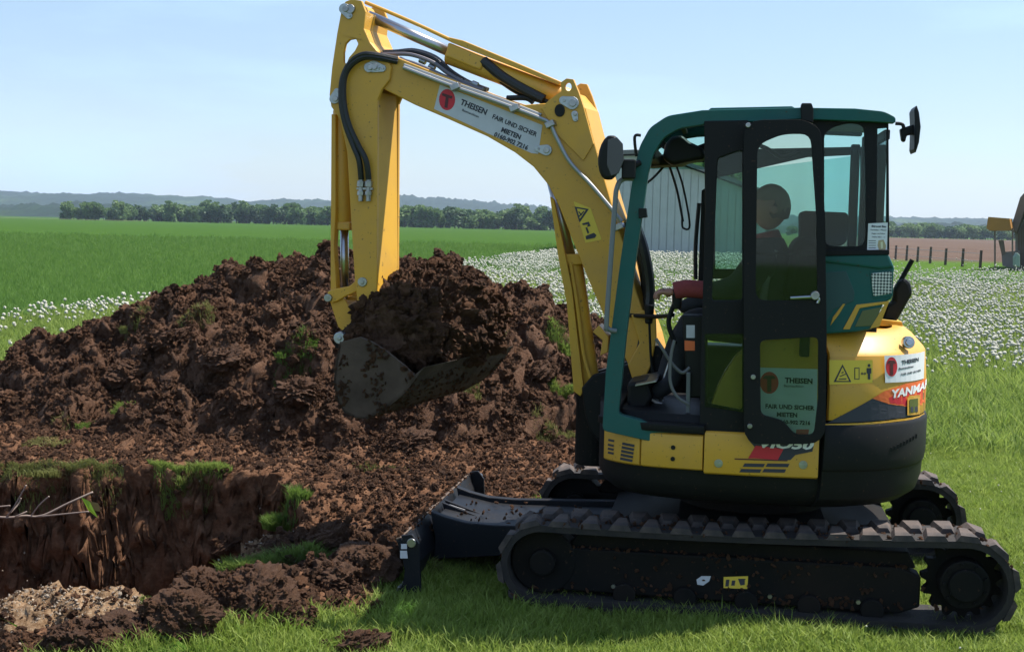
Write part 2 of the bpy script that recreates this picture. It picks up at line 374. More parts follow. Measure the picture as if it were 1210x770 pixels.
# ---- dozer blade
BL = [(1.86, .33), (1.825, .25), (1.80, .16), (1.815, .08), (1.86, .01), (1.89, .0), (1.845, .09), (1.835, .16), (1.855, .24), (1.885, .32)]
bld = MB().prism(BL, -.985, .985).build('dozer_blade', BLKB, EX, .004)
MB().prism([(1.862, .333), (1.884, .324), (1.889, .330), (1.866, .340)], -.98, .98).build('worn_edge', mat('soiled_bare_edge', (.16, .11, .08), .7, var=.5, vscale=14), bld, .001)
MB().prism([(1.885, .0), (1.905, .0), (1.875, .07), (1.86, .07)], -.98, .98).build('cutting_edge', STEEL, bld, .003)
for s in (1, -1):
    e = MB().prism([(1.86, .35), (1.80, .36), (1.76, .31), (1.745, .05), (1.78, -.01), (1.87, .0), (1.82, .1), (1.81, .18)], s*.985-.012*s-.012, s*.985-.012*s+.012).build('end_plate', BLKB, bld, .004)
    MB().cyl((1.80, s*.985-.03, .315), (1.80, s*.985+.01, .315), .025, 16).build('pin', STEEL, bld, .003)
sticker_quad([(474, 642), (481, 642), (481, 648), (474, 648)], .99, GREYS, bld); sticker_quad([(473, 650), (481, 650), (482, 659), (473, 659)], .99, GREYS, bld)
for (yc) in (.36, -.40):
    MB().prism([(1.83, .36), (1.74, .33), (1.62, .305), (1.45, .30), (.70, .33), (.62, .22), (1.45, .12), (1.81, .08), (1.80, .2)], yc-.03, yc+.03).build('blade_arm', BLKB, EX, .006)
MB().prism([(1.81, .315), (1.6, .275), (1.42, .27), (.8, .29), (.8, .27), (1.42, .25), (1.6, .255), (1.80, .27)], -.38, .34).build('blade_arm_plate', BLKB, EX, .004)
for y in (-.02, .06): MB().prism([(1.83, .35), (1.60, .275), (1.60, .26), (1.81, .29)], y-.012, y+.012).build('rib', BLKB, bld, .003)
bc = MB().cyl((1.05, .1, .20), (1.45, .1, .19), .05, 18).build('blade_cylinder', BLKB, EX, .005); MB().cyl((1.45, .1, .19), (1.79, .1, .17), .025, 14).build('rod', CHROME, bc)
sticker_quad([(1, 1), (2, 1), (2, 2)], 0, WPR, bld) if False else None
MB().add([(1.80, .0, .325), (1.70, .0, .297), (1.70, -.035, .297), (1.80, -.035, .325)], [(0, 1, 2, 3)]).build('sticker', GREYS, bld)

# ---- upper body: plan is a rounded superellipse
def plan(th, s=1.0, grow=0):
    c, q = math.cos(th), math.sin(th); n = 4.0 if c > 0 else 2.7
    a = (.93 if c > 0 else .92)*s+grow; b = .95*s+grow
    return (-.02+a*math.copysign(abs(c)**(2/n), c), b*math.copysign(abs(q)**(2/n), q))
def side_y(x, s=1.0):
    u = (x+.02); n = 4.0 if u > 0 else 2.7; a = (.93 if u > 0 else .92)*s
    return .95*s*max(0, 1-min(1, abs(u)/a)**n)**(1/n)
def band(rings, th0, th1, n=90, closed=False, cap_top=False, cap_bot=False, inner=None):
    """rings: list of (z, s); th range of the plan outline; inner: thickness making a shell"""
    mb = MB(); cols = n if closed else n+1; v = []; f = []
    for (z, s) in rings:
        for i in range(cols): x, y = plan(th0+(th1-th0)*i/n, s); v.append((x, y, z))
    for j in range(len(rings)-1):
        for i in range(n): a = j*cols+i; b = j*cols+(i+1) % cols; f.append((a, b, b+cols, a+cols))
    if cap_top: k = (len(rings)-1)*cols; f.append(tuple(range(k, k+cols)))
    if cap_bot: f.append(tuple(range(cols-1, -1, -1)))
    return mb.add(v, f)
FULL = (0, 2*PI)
# core
core = band([(.56, .70), (.60, .88), (.64, .93), (.70, .955), (1.06, .955)], *FULL, n=120, closed=True, cap_top=True, cap_bot=True).build('revolving_frame', BLK, EX, 0, True)
def th_at(x):                                           # angle on the near side where the plan has this x
    lo, hi = 0.0, PI
    for _ in range(50):
        mid = (lo+hi)/2
        if plan(mid)[0] > x: lo = mid
        else: hi = mid
    return lo
def shell(name, rings, x0, x1, m, parent, thick=.018, n=60, th=None, bev=.004):
    """curved cover following the body outline between forward positions x0 > x1 (near side), closed all round"""
    a, b = th if th else (th_at(x0), th_at(x1)); mb = MB(); v = []; f = []; K = len(rings)
    prof = [(z, s) for z, s in rings]+[(z, s-thick) for z, s in reversed(rings)]; P = len(prof)
    for i in range(n+1):
        for (z, s) in prof: x, y = plan(a+(b-a)*i/n, s); v.append((x, y, z))
    for i in range(n):
        for k in range(P): q = i*P+k; r_ = i*P+(k+1) % P; f.append((q, r_, r_+P, q+P))
    f.append(tuple(range(P))); f.append(tuple(range(n*P+P-1, n*P-1, -1)))
    return mb.add(v, f).build(name, m, parent, bev, True)
XJ = M(972, 540, .93)[0]                               # joint between skirt panels and counterweight
zs = lambda y, x=850, yy=.92: M(x, y, yy)[1]
# counterweight (black), wraps the whole rear
thj = th_at(XJ)
cw = shell('counterweight', [(.575, .80), (.60, .90), (.645, .965), (.72, .99), (.80, .995), (.806, 1.004), (.86, 1.012), (1.03, 1.012), (1.055, 1.0)], 0, 0, BLK, EX, .05, 90, th=(thj, 2*PI-thj), bev=.005)
# small row of vent slots at the rear
for i in range(9):
    xx = M(1048+i*4.2, 518, .6)[0]; yy = side_y(xx, 1.012)
    MB().box((xx, yy+.001, M(1048+i*4.2, 524-i*1.2, .6)[1]), (.012, .006, .022)).build('vent_slot', PLAS, cw)
# yellow side skirts
Z0, Z1 = .775, .955
sk1 = shell('side_skirt', [(Z0, .985), (Z0+.01, 1.0), (Z1+.01, 1.0), (Z1+.02, .985)], M(712, 540, .8)[0]+.0, M(755, 540, .9)[0], YEL, EX)
sk1b = shell('side_skirt', [(Z0, .985), (Z0+.008, 1.0), (Z1, 1.0), (Z1+.008, .985)], M(757, 540, .9)[0], M(830, 540, .93)[0], YEL, EX)
sk2 = shell('side_skirt', [(Z0-.015, .99), (Z0-.005, 1.006), (Z1+.02, 1.006), (Z1+.03, .99)], M(832, 540, .93)[0], M(967, 540, .93)[0], YEL, EX)
shell('sill_trim', [(.965, .97), (.97, 1.012), (1.01, 1.015), (1.02, .97)], .83, M(832, 540, .93)[0], BLK, EX, .05)
def conf(me_or_pts, s, eps):                            # push points onto the body side
    return [(x, side_y(x, s)+eps, z) for x, z in me_or_pts]
def patch(pts, s, m, parent, name, eps=.003, at=.93, nseg=10):
    """flat print that follows the curved body side; outline given in photo points"""
    P = [M(a, b, min(at, .93)) for a, b in pts]
    Q = []
    for _ in range(3):
        Q = []
        for (a, b), (x, z) in zip(pts, P): yy = side_y(x, s); Q.append(M(a, b, yy))
        P = Q
    tri = tessellate_polygon([[Vector((x, z, 0)) for x, z in P]])
    me = mesh([(x, 0, z) for x, z in P], [tuple(t) for t in tri]); bm = bmesh.new(); bm.from_mesh(me)
    for _ in range(3): bmesh.ops.subdivide_edges(bm, edges=[e for e in bm.edges if e.calc_length() > .05], cuts=1); bmesh.ops.triangulate(bm, faces=bm.faces)
    for v in bm.verts: v.co.y = side_y(v.co.x, s)+eps
    bmesh.ops.recalc_face_normals(bm, faces=bm.faces); bm.to_mesh(me); bm.free()
    return link(name, me, m, parent)
def lettering(s, cpx, size_px, m, parent, y=None, surf=None, ang=0, bold=0, shear=0, sx=1, eps=.004, name='lettering', squash=None):
    """text lying on the machine side; size in photo pixels, centre in photo points"""
    yy = y if y is not None else .9
    c = M(cpx[0], cpx[1], yy)
    if surf:
        for _ in range(3): yy = side_y(c[0], surf); c = M(cpx[0], cpx[1], yy)
    k = (M(cpx[0], cpx[1], yy)[1]-M(cpx[0], cpx[1]+10, yy)[1])/10
    me = text_mesh(s, size_px*k*1.35, bold*k, shear, sx); ca, sa = math.cos(ang), math.sin(ang)
    for v in me.vertices:
        X, Y = v.co.x*ca-v.co.y*sa, v.co.x*sa+v.co.y*ca; d = v.co.z; x = c[0]-X; z = c[1]+Y
        v.co = (x, (side_y(x, surf) if surf else yy)+eps+d, z)
    return link(name, me, m, parent)
# skirt details
for k in range(4):
    patch([(718.5, 519+k*4.6), (725.5, 520.5+k*4.6), (725, 523+k*4.6), (718, 521.5+k*4.6)] if k else [(719, 518), (726, 519.5), (725.5, 522), (718.5, 520.5)], 1.0, INK, sk1, 'vent_slot')
for k in range(5): patch([(735.5-k*.6, 522+k*4.4), (750-k*.6, 525+k*4.4), (749.5-k*.6, 528+k*4.4), (735-k*.6, 525+k*4.4)], 1.0, INK, sk1, 'vent_slot')
for r_, (a, b) in enumerate(((880, 904), (907, 933))):
    for q in range(2): patch([(a-q*4, 547+q*6.5), (b-q*4, 547.5+q*6.5), (b-2-q*4, 551.5+q*6.5), (a-2.5-q*4, 551+q*6.5)], 1.006, INK, sk2, 'vent_slot')
patch([(868, 541), (931, 543), (930, 544.5), (868, 542.5)], 1.006, DRED, sk2, 'stripe')
patch([(893, 526), (926, 530), (919, 543), (892, 541), (884, 541)], 1.006, RED, sk2, 'stripe', .0035)
patch([(921, 531), (962, 524), (960, 533), (940, 537), (934, 543), (918, 543)], 1.006, INK, sk2, 'stripe', .0032)
patch([(884, 519), (962, 519), (960, 531), (893, 529)], 1.006, INK, sk2, 'stripe', .0028)
lettering('ViO50', (927, 525), 10, WPR, sk2, surf=1.006, bold=.6, shear=.25, sx=1.75, eps=.006)
for (a, b) in ((849, 547), (949, 549)):
    x, z = M(a, b, .95); y = side_y(x, 1.006); MB().cyl((x, y-.005, z), (x, y+.004, z), .022, 20).cyl((x, y+.004, z), (x, y+.007, z), .010, 12).build('lock', STEEL, sk2, .002)
x, z = M(744, 534, .93); 
for dz in (.025, -.035): MB().cyl((M(795, 540, .94)[0], side_y(M(795, 540, .94)[0]), .865+dz), (M(795, 540, .94)[0], side_y(M(795, 540, .94)[0])+.006, .865+dz), .012, 12).build('bolt', PLAS, sk1b)

# ---- yellow engine hood
ZH0, ZH1, ZH2 = 1.06, 1.405, 1.50
thh = th_at(-.36)
hood = shell('engine_hood', [(ZH0, .97), (ZH0+.006, 1.0), (1.22, 1.0), (ZH1-.01, .985), (ZH1+.008, .972), (ZH2-.02, .905), (ZH2+.004, .87), (ZH2+.012, .82)], 0, 0, YEL, EX, .03, 90, th=(thh, 2*PI-thh), bev=.003)
band([(ZH2-.01, .84)], PI/2-.0, 1.5*PI, n=50, cap_top=True).build('hood_top', YEL, hood)
# side fender that runs forward under the door, with an arched front edge
fpts = [(836, 492), (840, 478), (847, 458), (857, 438), (868, 422), (880, 411), (900, 404), (925, 399), (975, 397), (975, 500), (900, 497)]
fen = part('side_cover', rnd(fpts, 6), .82, .915, YEL, EX, .02, at=.915, seg=3)
# hood prints
patch([(978, 499), (1018, 478), (1032, 470), (1034, 471), (1092, 464), (1093, 487), (1060, 494), (1020, 498)], 1.0, INK, hood, 'stripe', .003)
patch([(1031, 470.5), (1045, 462), (1070, 453), (1094, 447), (1094, 477), (1070, 480), (1050, 477)], 1.0, ORG, hood, 'stripe', .0038)
patch([(1050, 470), (1072, 458), (1094, 452), (1094, 474), (1070, 479), (1052, 476)], 1.0, RED, hood, 'stripe', .0042)
lettering('YANMAR', (1078, 461), 9.5, WPR, hood, surf=1.0, bold=.5, ang=R(5), shear=.18, sx=1.05, eps=.0055)
patch([(1045, 420), (1093, 415), (1092, 447), (1046, 452)], 1.0, WHT, hood, 'sticker', .0032)
def rings_patch(c, rx, ry, s, m, parent, eps): patch([(c[0]+rx*math.cos(2*PI*i/24), c[1]+ry*math.sin(2*PI*i/24)) for i in range(24)], s, m, parent, 'emblem', eps)
rings_patch((1053.5, 433), 6.8, 11.5, 1.0, RED, hood, .0045)
patch([(1048, 429), (1050.5, 425.5), (1056.5, 425.5), (1059, 429), (1055.4, 429.5), (1055.4, 443), (1051.8, 443), (1051.8, 429.5)], 1.0, DRED, hood, 'emblem', .0056)
lettering('THEISEN', (1076, 426.5), 4.6, INK, hood, surf=1.0, bold=.2, ang=R(4), eps=.0045)
lettering('Baumaschinen', (1071, 434), 2.6, INK, hood, surf=1.0, ang=R(4), eps=.0045)
lettering('FAIR UND SICHER', (1077, 440), 2.6, INK, hood, surf=1.0, ang=R(4), eps=.0045)
patch([(980, 425), (1031, 425), (1031, 452), (980, 454)], 1.0, YST, hood, 'sticker', .003)
def tri_sign(c, w, h, s, parent, flip=False):
    a = [(c[0], c[1]-h/2), (c[0]-w/2, c[1]+h/2), (c[0]+w/2, c[1]+h/2)]
    patch(a, s, INK, parent, 'warning_sign', .0042); b = [(c[0], c[1]-h/2+3.4), (c[0]-w/2+2.8, c[1]+h/2-1.4), (c[0]+w/2-2.8, c[1]+h/2-1.4)]; patch(b, s, YST, parent, 'warning_sign', .0052)
tri_sign((995.5, 440.5), 21, 21, 1.0, hood)
for q in ([(992, 444), (999, 441), (999.5, 442), (992.5, 445)], [(991, 447), (1000, 446.5), (1000, 448), (991, 448)], [(994, 440), (996.5, 438.5), (997, 440), (994.5, 441)]): patch(q, 1.0, INK, hood, 'print', .006)
for q in ([(1009.5, 434), (1015.5, 434), (1015.5, 448), (1009.5, 448)],): patch(q, 1.0, INK, hood, 'print', .0042); patch([(1010.5, 435), (1014.5, 435), (1014.5, 447), (1010.5, 447)], 1.0, YST, hood, 'print', .0052)
patch([(1017, 441), (1019, 439.3), (1019, 440.5), (1021.5, 440.5), (1021.5, 439.3), (1023.5, 441), (1021.5, 443), (1021.5, 441.7), (1019, 441.7), (1019, 443)], 1.0, INK, hood, 'print', .0052)
patch([(1024, 434.5), (1029.5, 434.5), (1029.5, 441), (1028.3, 441), (1028.3, 448), (1025.3, 448), (1025.3, 441), (1024, 441)], 1.0, INK, hood, 'print', .0052)
rings_patch((1026.8, 431.5), 1.6, 2, 1.0, INK, hood, .0052)
# round emblem / lock, tail lamp frame
x, z = M(1074, 406, .72); y = side_y(x, .975); MB().cyl((x, y-.02, z), (x-.008, y+.012, z+.003), .032, 24).cyl((x-.008, y+.012, z+.003), (x-.010, y+.018, z+.004), .02, 16).build('hood_lock', CHROME, hood, .004)
lx = [(1072, 470), (1074, 467), (1086, 466), (1087, 468), (1087, 489), (1072, 490)]
patch(lx, 1.0, YEL, hood, 'lamp_surround', .012); patch([(1074.5, 471), (1084.5, 470), (1084.5, 486), (1074.5, 487)], 1.0, OLIVE, hood, 'tail_lamp', .015); patch([(1076, 480), (1084, 479.5), (1084, 486), (1076, 486.5)], 1.0, INK, hood, 'print', .017)
patch([(972, 500.5), (1020, 499), (1060, 495), (1093, 488), (1093, 490), (1060, 497.5), (1020, 501.5), (972, 503)], 1.0, YEL, hood, 'hood_rim', .006)
# top deck bracket and black guard with rod at the far rear
deck = part('hood_bracket', [(1036, 379), (1040, 377), (1066, 380), (1067, 386), (1036, 385)], -.45, .1, YELW, EX, .004, at=.1)
gd = part('rear_guard', [(1040, 380), (1046, 362), (1056, 355), (1056, 342), (1062, 332), (1069, 327), (1076, 334), (1079, 345), (1077, 350), (1060, 380)], -.06, .02, PLAS, EX, .02, at=.02)
MB().tube([M3(1064, 332, -.02), M3(1078, 307, -.02)], .014, 8).build('rod', PLAS, gd)

# ---- teal engine-bay block under the rear window
tb = part('rear_cowl', [(968, 304), (972, 301), (1050, 301), (1057, 317), (1056, 322), (1054, 353), (1044, 358), (1030, 389), (1012, 392), (968, 395)], -.80, .865, TEAL, EX, .018, at=.86, seg=3)
part('cowl_inset', [(972, 322), (1000, 320), (1010, 345), (1009, 356), (985, 366), (976, 380), (972, 380)], .85, .867, mat('dark_teal_plastic', (.012, .06, .06), .5), tb, .004, at=.866)  # inset panel in a darker teal than the cowl paint
part('cowl_shoulder', [(968, 302), (1050, 300), (1057, 316), (1040, 318), (968, 309)], .80, .880, TEAL, tb, .012, at=.88)
gm = bpy.data.materials.new('grille_mesh'); gm.use_nodes = True; t = gm.node_tree; b = t.nodes['Principled BSDF']; b.inputs['Metallic'].default_value = .6; b.inputs['Roughness'].default_value = .4
tc = t.nodes.new('ShaderNodeTexCoord'); ck = t.nodes.new('ShaderNodeTexChecker'); ck.inputs['Scale'].default_value = 90; mpn = t.nodes.new('ShaderNodeMapping'); mpn.inputs['Rotation'].default_value = (0, R(45), 0)
ck.inputs[1].default_value = (.6, .6, .58, 1); ck.inputs[2].default_value = (.05, .07, .07, 1); t.links.new(tc.outputs['Object'], mpn.inputs[0]); t.links.new(mpn.outputs[0], ck.inputs[0]); t.links.new(ck.outputs[0], b.inputs[0])
part('grille', [(1029, 323), (1054, 320.5), (1053.5, 347), (1032, 350)], .86, .872, gm, tb, .002, at=.872)
part('grille_rim', [(1027.5, 321.5), (1055.5, 319), (1055, 350), (1031, 353)], .855, .869, TEAL, tb, .003, at=.869)
part('cowl_stripe', [(996, 389), (1012, 360), (1051, 355.5), (1039, 386), (1028, 388), (1046, 359), (1016, 364), (1004, 389)], .86, .871, YEL, tb, .002, at=.871)
part('smoked_lens', [(1010, 386), (1019, 367), (1042, 362.5), (1032, 385)], .86, .869, OLIVE, tb, .002, at=.869)
part('cowl_stripe', [(981, 385), (984, 375), (996, 359), (999, 359), (991, 372)], .86, .869, YEL, tb, .002, at=.869)

# ---- cab
cabf = EX
NP = [(712, 508), (716, 440), (733, 310), (749, 202), (756, 173), (768, 151), (789, 137), (830, 130.5), (945, 127.5), (1010, 128.5), (1045, 132), (1058, 139), (1058, 146), (1030, 144), (945, 141), (835, 147), (803, 152), (784, 163), (772, 183), (766, 206), (751, 310), (740, 400), (731, 489), (815, 511), (815, 528), (760, 519)]
nf = part('cab_frame', rnd(NP, 6), .845, .915, TEAL, EX, .022, at=.90, seg=4)
ff = MB().prism([(x+.07, z) for x, z in px([(712, 508), (716, 440), (733, 310), (749, 202), (756, 173), (768, 151), (789, 137), (830, 130.5), (945, 127.5), (1045, 132), (1058, 139), (1058, 146), (945, 141), (835, 147), (803, 152), (784, 163), (770, 183), (763, 206), (746, 310), (733, 400), (725, 489), (815, 511), (815, 528), (760, 519)], .90)], -.10, -.05).build('cab_frame', TEAL, EX, .015, seg=3)
roof_o = [(767, 152), (789, 138.5), (830, 131.5), (945, 128.5), (1010, 129.5), (1045, 133), (1056, 140), (1045, 141), (945, 138), (835, 143), (803, 148), (784, 158)]
part('cab_roof', [(833, 131.5), (945, 128.5), (1010, 129.5), (1045, 133), (1056, 140), (1045, 141), (945, 138), (833, 141)], -.08, .87, TEAL, EX, .02, at=.90, seg=3)
part('skylight', [(768, 155), (789, 141), (834, 134.5), (834, 136), (790, 142.5), (769, 157)], -.06, .86, GLS, EX, 0, at=.90)
part('roof_bar', [(800, 138), (806, 137.5), (806, 143), (800, 144)], -.06, .86, BLK, EX, .003, at=.90)
part('roof_hatch', [(836, 131), (840, 127.5), (936, 125.5), (940, 128), (940, 131), (836, 133)], .15, .70, TEAL, EX, .01, at=.70)
# front cross members (header, sill) and rear cross
def cross(c1, c2, r, name, m, y0=-.08, y1=.88, px_at=.9):
    a = M(*c1, px_at); b = M(*c2, px_at); MB().prism([(a[0], a[1]), (b[0], a[1]), (b[0], b[1]), (a[0], b[1])], y0, y1).build(name, m, EX, r)
cross((762, 172), (774, 188), .01, 'front_header', BLK); cross((715, 480), (732, 506), .01, 'front_sill', BLK)
# floor, sides and rear bulkhead inside
fx0, fx1 = .72, -.60
MB().box(((fx0-.30)/2, .40, .985), (fx0+.30, .94, .05)).build('cab_floor', PLAS, EX, .008)
MB().box((-.58, .30, 1.42), (.06, .72, .9)).build('rear_bulkhead', PLAS, EX, .01)
MB().prism([(.70, 1.0), (.72, 1.15), (.35, 1.18), (.05, 1.42), (-.60, 1.45), (-.60, 1.0)], -.09, -.06).build('cab_side_panel', BLK, EX, .008)
MB().box((-.05, .10, 1.22), (.75, .22, .30)).build('side_console', PLAS, EX, .03, seg=3)
MB().box((-.25, .72, 1.12), (.50, .14, .22)).build('side_console', PLAS, EX, .03, seg=3)
# near-side B-column and fixed black side frame with its two panes
part('side_window_frame', [(832, 143), (884, 142), (884, 524), (826, 522), (829, 400), (833, 250)], .86, .925, BLK, EX, .006, at=.925,
     holes=(rnd([(848, 187), (877, 177), (877, 355), (841, 355), (845, 260)], 4), rnd([(836, 396), (877, 396), (877, 484), (836, 476)], 4)))
part('side_pane', [(844, 186), (880, 175), (880, 358), (838, 358)], .888, .893, GLSD, EX, 0, at=.9)
part('side_pane', [(833, 394), (880, 394), (880, 487), (833, 480)], .925, .929, GLSD, EX, 0, at=.925)
part('door_post', [(829, 225), (834, 222), (829, 405), (822, 405)], -.03, .0, PLAS, EX, .003, at=0)
# open door folded back along the side
door = part('cab_door', rnd([(879, 142), (950, 141), (970, 152), (975, 260), (977, 400), (975, 524), (879, 525)], 22), .985, 1.02, BLK, EX, .008, at=1.02, seg=3,
     holes=(rnd([(895, 171), (925, 158), (958, 158), (965, 258), (966, 355), (893, 355)], 12), rnd([(898, 402), (967, 398), (967, 470), (962, 514), (940, 514), (925, 497), (899, 490)], 7)))
part('upper_pane', [(890, 168), (925, 157), (955, 157), (968, 185), (970, 358), (890, 358)], 1.0, 1.005, GLSD, door, 0, at=1.02)
part('lower_pane', [(895, 400), (970, 396), (970, 516), (895, 516)], 1.0, 1.005, GLSD, door, 0, at=1.02)
MB().tube([M3(934, 352, 1.03), M3(965, 351, 1.03), M3(966, 358, 1.03)], .008, 8).build('door_handle', CHROME, door)
x, z = M(951, 409, 1.0); MB().box((x, .97, z), (.05, .05, .11)).build('door_latch', PLAS, door, .008)
MB().cyl(M3(963, 349, 1.02)-Vector((0, .01, 0)), M3(963, 349, 1.03)+Vector((0, .02, 0)), .022, 16).build('lock', STEEL, door, .003)
for (a, b) in ((884, 148), (890, 445), (886, 503)):
    p = M3(a, b, 1.02); MB().cyl(p-Vector((0, .06, 0)), p+Vector((0, .012, 0)), .013, 10).build('hinge', STEEL, door, .002)
MB().prism([(0, 0), (0, 0), (0, 0)], 0, 0) if False else None
# pale THEISEN sticker on the side cover seen through the door pane
part('sticker', [(895, 434), (966, 436), (965, 520), (895, 505)], .9165, .918, mat('pale_sticker', (.62, .68, .70), .5), fen, 0, at=.918)
rr = [(909+11*math.cos(2*PI*i/24), 452+13*math.sin(2*PI*i/24)) for i in range(24)]
part('emblem', rr, .918, .9195, RED, fen, 0, at=.9195)
part('emblem', [(901, 447), (904, 443.5), (914, 443.5), (917, 447), (911.5, 447.8), (911.5, 463), (906.5, 463), (906.5, 447.8)], .9195, .9205, DRED, fen, 0, at=.9205)
for s_, c_, h_, b_ in (('THEISEN', (944, 450), 6.2, .35), ('Baumaschinen', (938, 456), 3, 0), ('FAIR UND SICHER', (933, 481), 5.2, .25), ('MIETEN', (930, 490), 5.2, .3), ('0160-902 7216', (938, 499), 4.6, .25)):
    lettering(s_, c_, h_, INK, fen, y=.9195, bold=b_, eps=.0, sx=1.0)
part('print', [(941, 507), (956, 507), (955, 515), (940, 515)], .918, .9195, mat('pink_print', (.6, .1, .12), .6), fen, 0, at=.9195)
# rear side window, rear posts, rear corner glass and rear window
part('rear_side_frame', [(884, 143), (1050, 141), (1051, 301), (884, 301)], .84, .865, BLK, EX, .005, at=.865,
     holes=(rnd([(974, 158), (985, 150), (1004, 145), (1021, 148), (1023, 220), (1023, 291), (974, 291)], 12), [(893, 150), (966, 150), (966, 298), (893, 298)], [(1037, 152), (1048, 151), (1047, 297), (1035, 297)]))
part('rear_side_pane', [(972, 146), (1026, 144), (1026, 294), (972, 294)], .850, .855, GLS, EX, 0, at=.86)
part('corner_pane', [(1033, 146), (1049, 145), (1048, 299), (1033, 299)], .850, .855, GLS, EX, 0, at=.86)
for y in (-.06, .60): MB().box((M(1030, 200, .9)[0], y, 2.2), (.05, .05, .66)).build('rear_post', BLK, EX, .008)
MB().box((M(1047, 200, .86)[0], .38, 2.2), (.005, .90, .62)).build('rear_window', GLS, EX)
MB().box((M(1047, 200, .86)[0], .38, 1.905), (.03, .92, .03)).build('rear_window_rail', BLK, EX, .005)
MB().box((M(1047, 200, .86)[0], .38, 2.525), (.03, .92, .05)).build('rear_window_rail', BLK, EX, .005)
part('window_sill', [(945, 296), (1051, 295), (1051, 301), (945, 303)], .80, .885, BLK, EX, .004, at=.885)
# far-side window frame: black with tinted glass
part('far_window_frame', [(772, 192), (772, 187), (838, 184), (842, 176), (1040, 172), (1040, 330), (837, 330), (837, 191)], -.09, -.075, BLK, EX, .004, at=.0,
     holes=([(845, 210), (955, 185), (1018, 182), (1018, 318), (845, 318)],))
part('far_pane', [(845, 205), (1020, 182), (1020, 320), (845, 320)], -.085, -.081, GLS, EX, 0, at=.0)
part('roof_glass_bar', [(775, 160), (800, 178), (835, 184), (835, 190), (798, 186), (770, 166)], .2, .26, PLAS, EX, .004, at=.25)
part('far_upper_pane', [(765, 183), (772, 160), (800, 150), (840, 148), (840, 200), (765, 200)], -.07, -.066, GLS, EX, 0, at=-.05)
# overhead gear: lamp/visor, wiper motor, wiper arms
part('overhead_console', [(783, 188), (786, 172), (793, 162), (806, 160), (815, 168), (832, 176), (834, 188), (812, 192), (795, 196)], .30, .55, PLAS, EX, .02, at=.5, seg=3)
part('wiper_motor', [(764, 186), (800, 184), (835, 170), (838, 180), (806, 196), (766, 198)], .05, .35, PLAS, EX, .012, at=.2)
wp = MB().tube([M3(789, 190, .1), M3(800, 225, .1), M3(807, 262, .1)], .007, 6).build('wiper', PLAS, EX)
MB().tube([M3(797, 190, .1), M3(807, 220, .1), M3(815, 266, .1), M3(807, 269, .1), M3(806, 258, .1)], .006, 6).build('wiper_blade', PLAS, wp)
MB().tube([M3(785, 196, .1), M3(772, 210, .1), M3(757, 222, .1)], .007, 6).build('wiper_arm', PLAS, wp)
MB().tube([M3(826, 240, .02), M3(822, 290, .02), M3(822, 330, .02)], .012, 6).build('wiper_hose', PLAS, EX)
MB().tube([M3(885, 168, .3), M3(905, 175, .3), M3(925, 186, .3), M3(945, 178, .3)], .012, 8).build('roof_strap', PLAS, EX)
# grab rail ahead of the pillar, latch on the pillar
MB().tube([M3(748, 211, .93), M3(736, 212, .95), M3(729, 222, .96), M3(726, 250, .96), M3(717, 375, .96), M3(718, 388, .95), M3(728, 391, .93)], .013, 10).build('grab_rail', mat('grey_rail', (.16, .17, .18), .45, .3), EX)
part('pillar_catch', [(755, 246), (764, 246), (765, 257), (755, 258)], .86, .93, PLAS, EX, .004, at=.9)
# roof knobs
part('roof_beacon_bracket', [(946, 128), (947, 122), (959, 122), (961, 128), (961, 146), (947, 142)], .87, .94, PLAS, EX, .006, at=.93)
# mirrors
mr_ = MB(); oc = [(722+14.5*math.cos(2*PI*i/20)*(1 if math.cos(2*PI*i/20) > 0 else .95), 186+27*math.sin(2*PI*i/20)) for i in range(20)]
mir = part('side_mirror', [(x-2+.08*(186-y), y) for x, y in oc], .96, 1.03, PLAS, EX, .022, at=1.03, seg=3)
part('mirror_rim', [(718, 165), (729, 162), (736, 170), (737, 190), (731, 205), (722, 208), (717, 195)], 1.03, 1.036, mat('mirror_back', (.05, .05, .055), .25), mir, .003, at=1.036)
MB().tube([M3(735, 195, .99), M3(745, 197, .95), M3(756, 192, .92)], .016, 8).build('mirror_arm', PLAS, mir); MB().box(M3(743, 200, .98), (.07, .05, .10)).build('mirror_clamp', PLAS, mir, .008)
MB().tube([M3(752, 185, .91), M3(750, 162, .92), M3(757, 160, .91)], .008, 6).build('bracket', PLAS, EX)
m2 = part('rear_view_mirror', [(1083, 124), (1086, 133), (1088, 150), (1086, 168), (1082, 181), (1080, 176), (1081, 150), (1080, 130)], -.06, .16, PLAS, EX, .008, at=.15)
part('mirror_bracket', [(1064, 152), (1070, 150), (1082, 146), (1082, 158), (1072, 160), (1070, 168), (1066, 166)], .03, .09, PLAS, m2, .008, at=.1)
MB().tube([M3(1058, 146, .1), M3(1066, 147, .1), M3(1068, 152, .1)], .01, 6).build('mirror_arm', PLAS, m2)
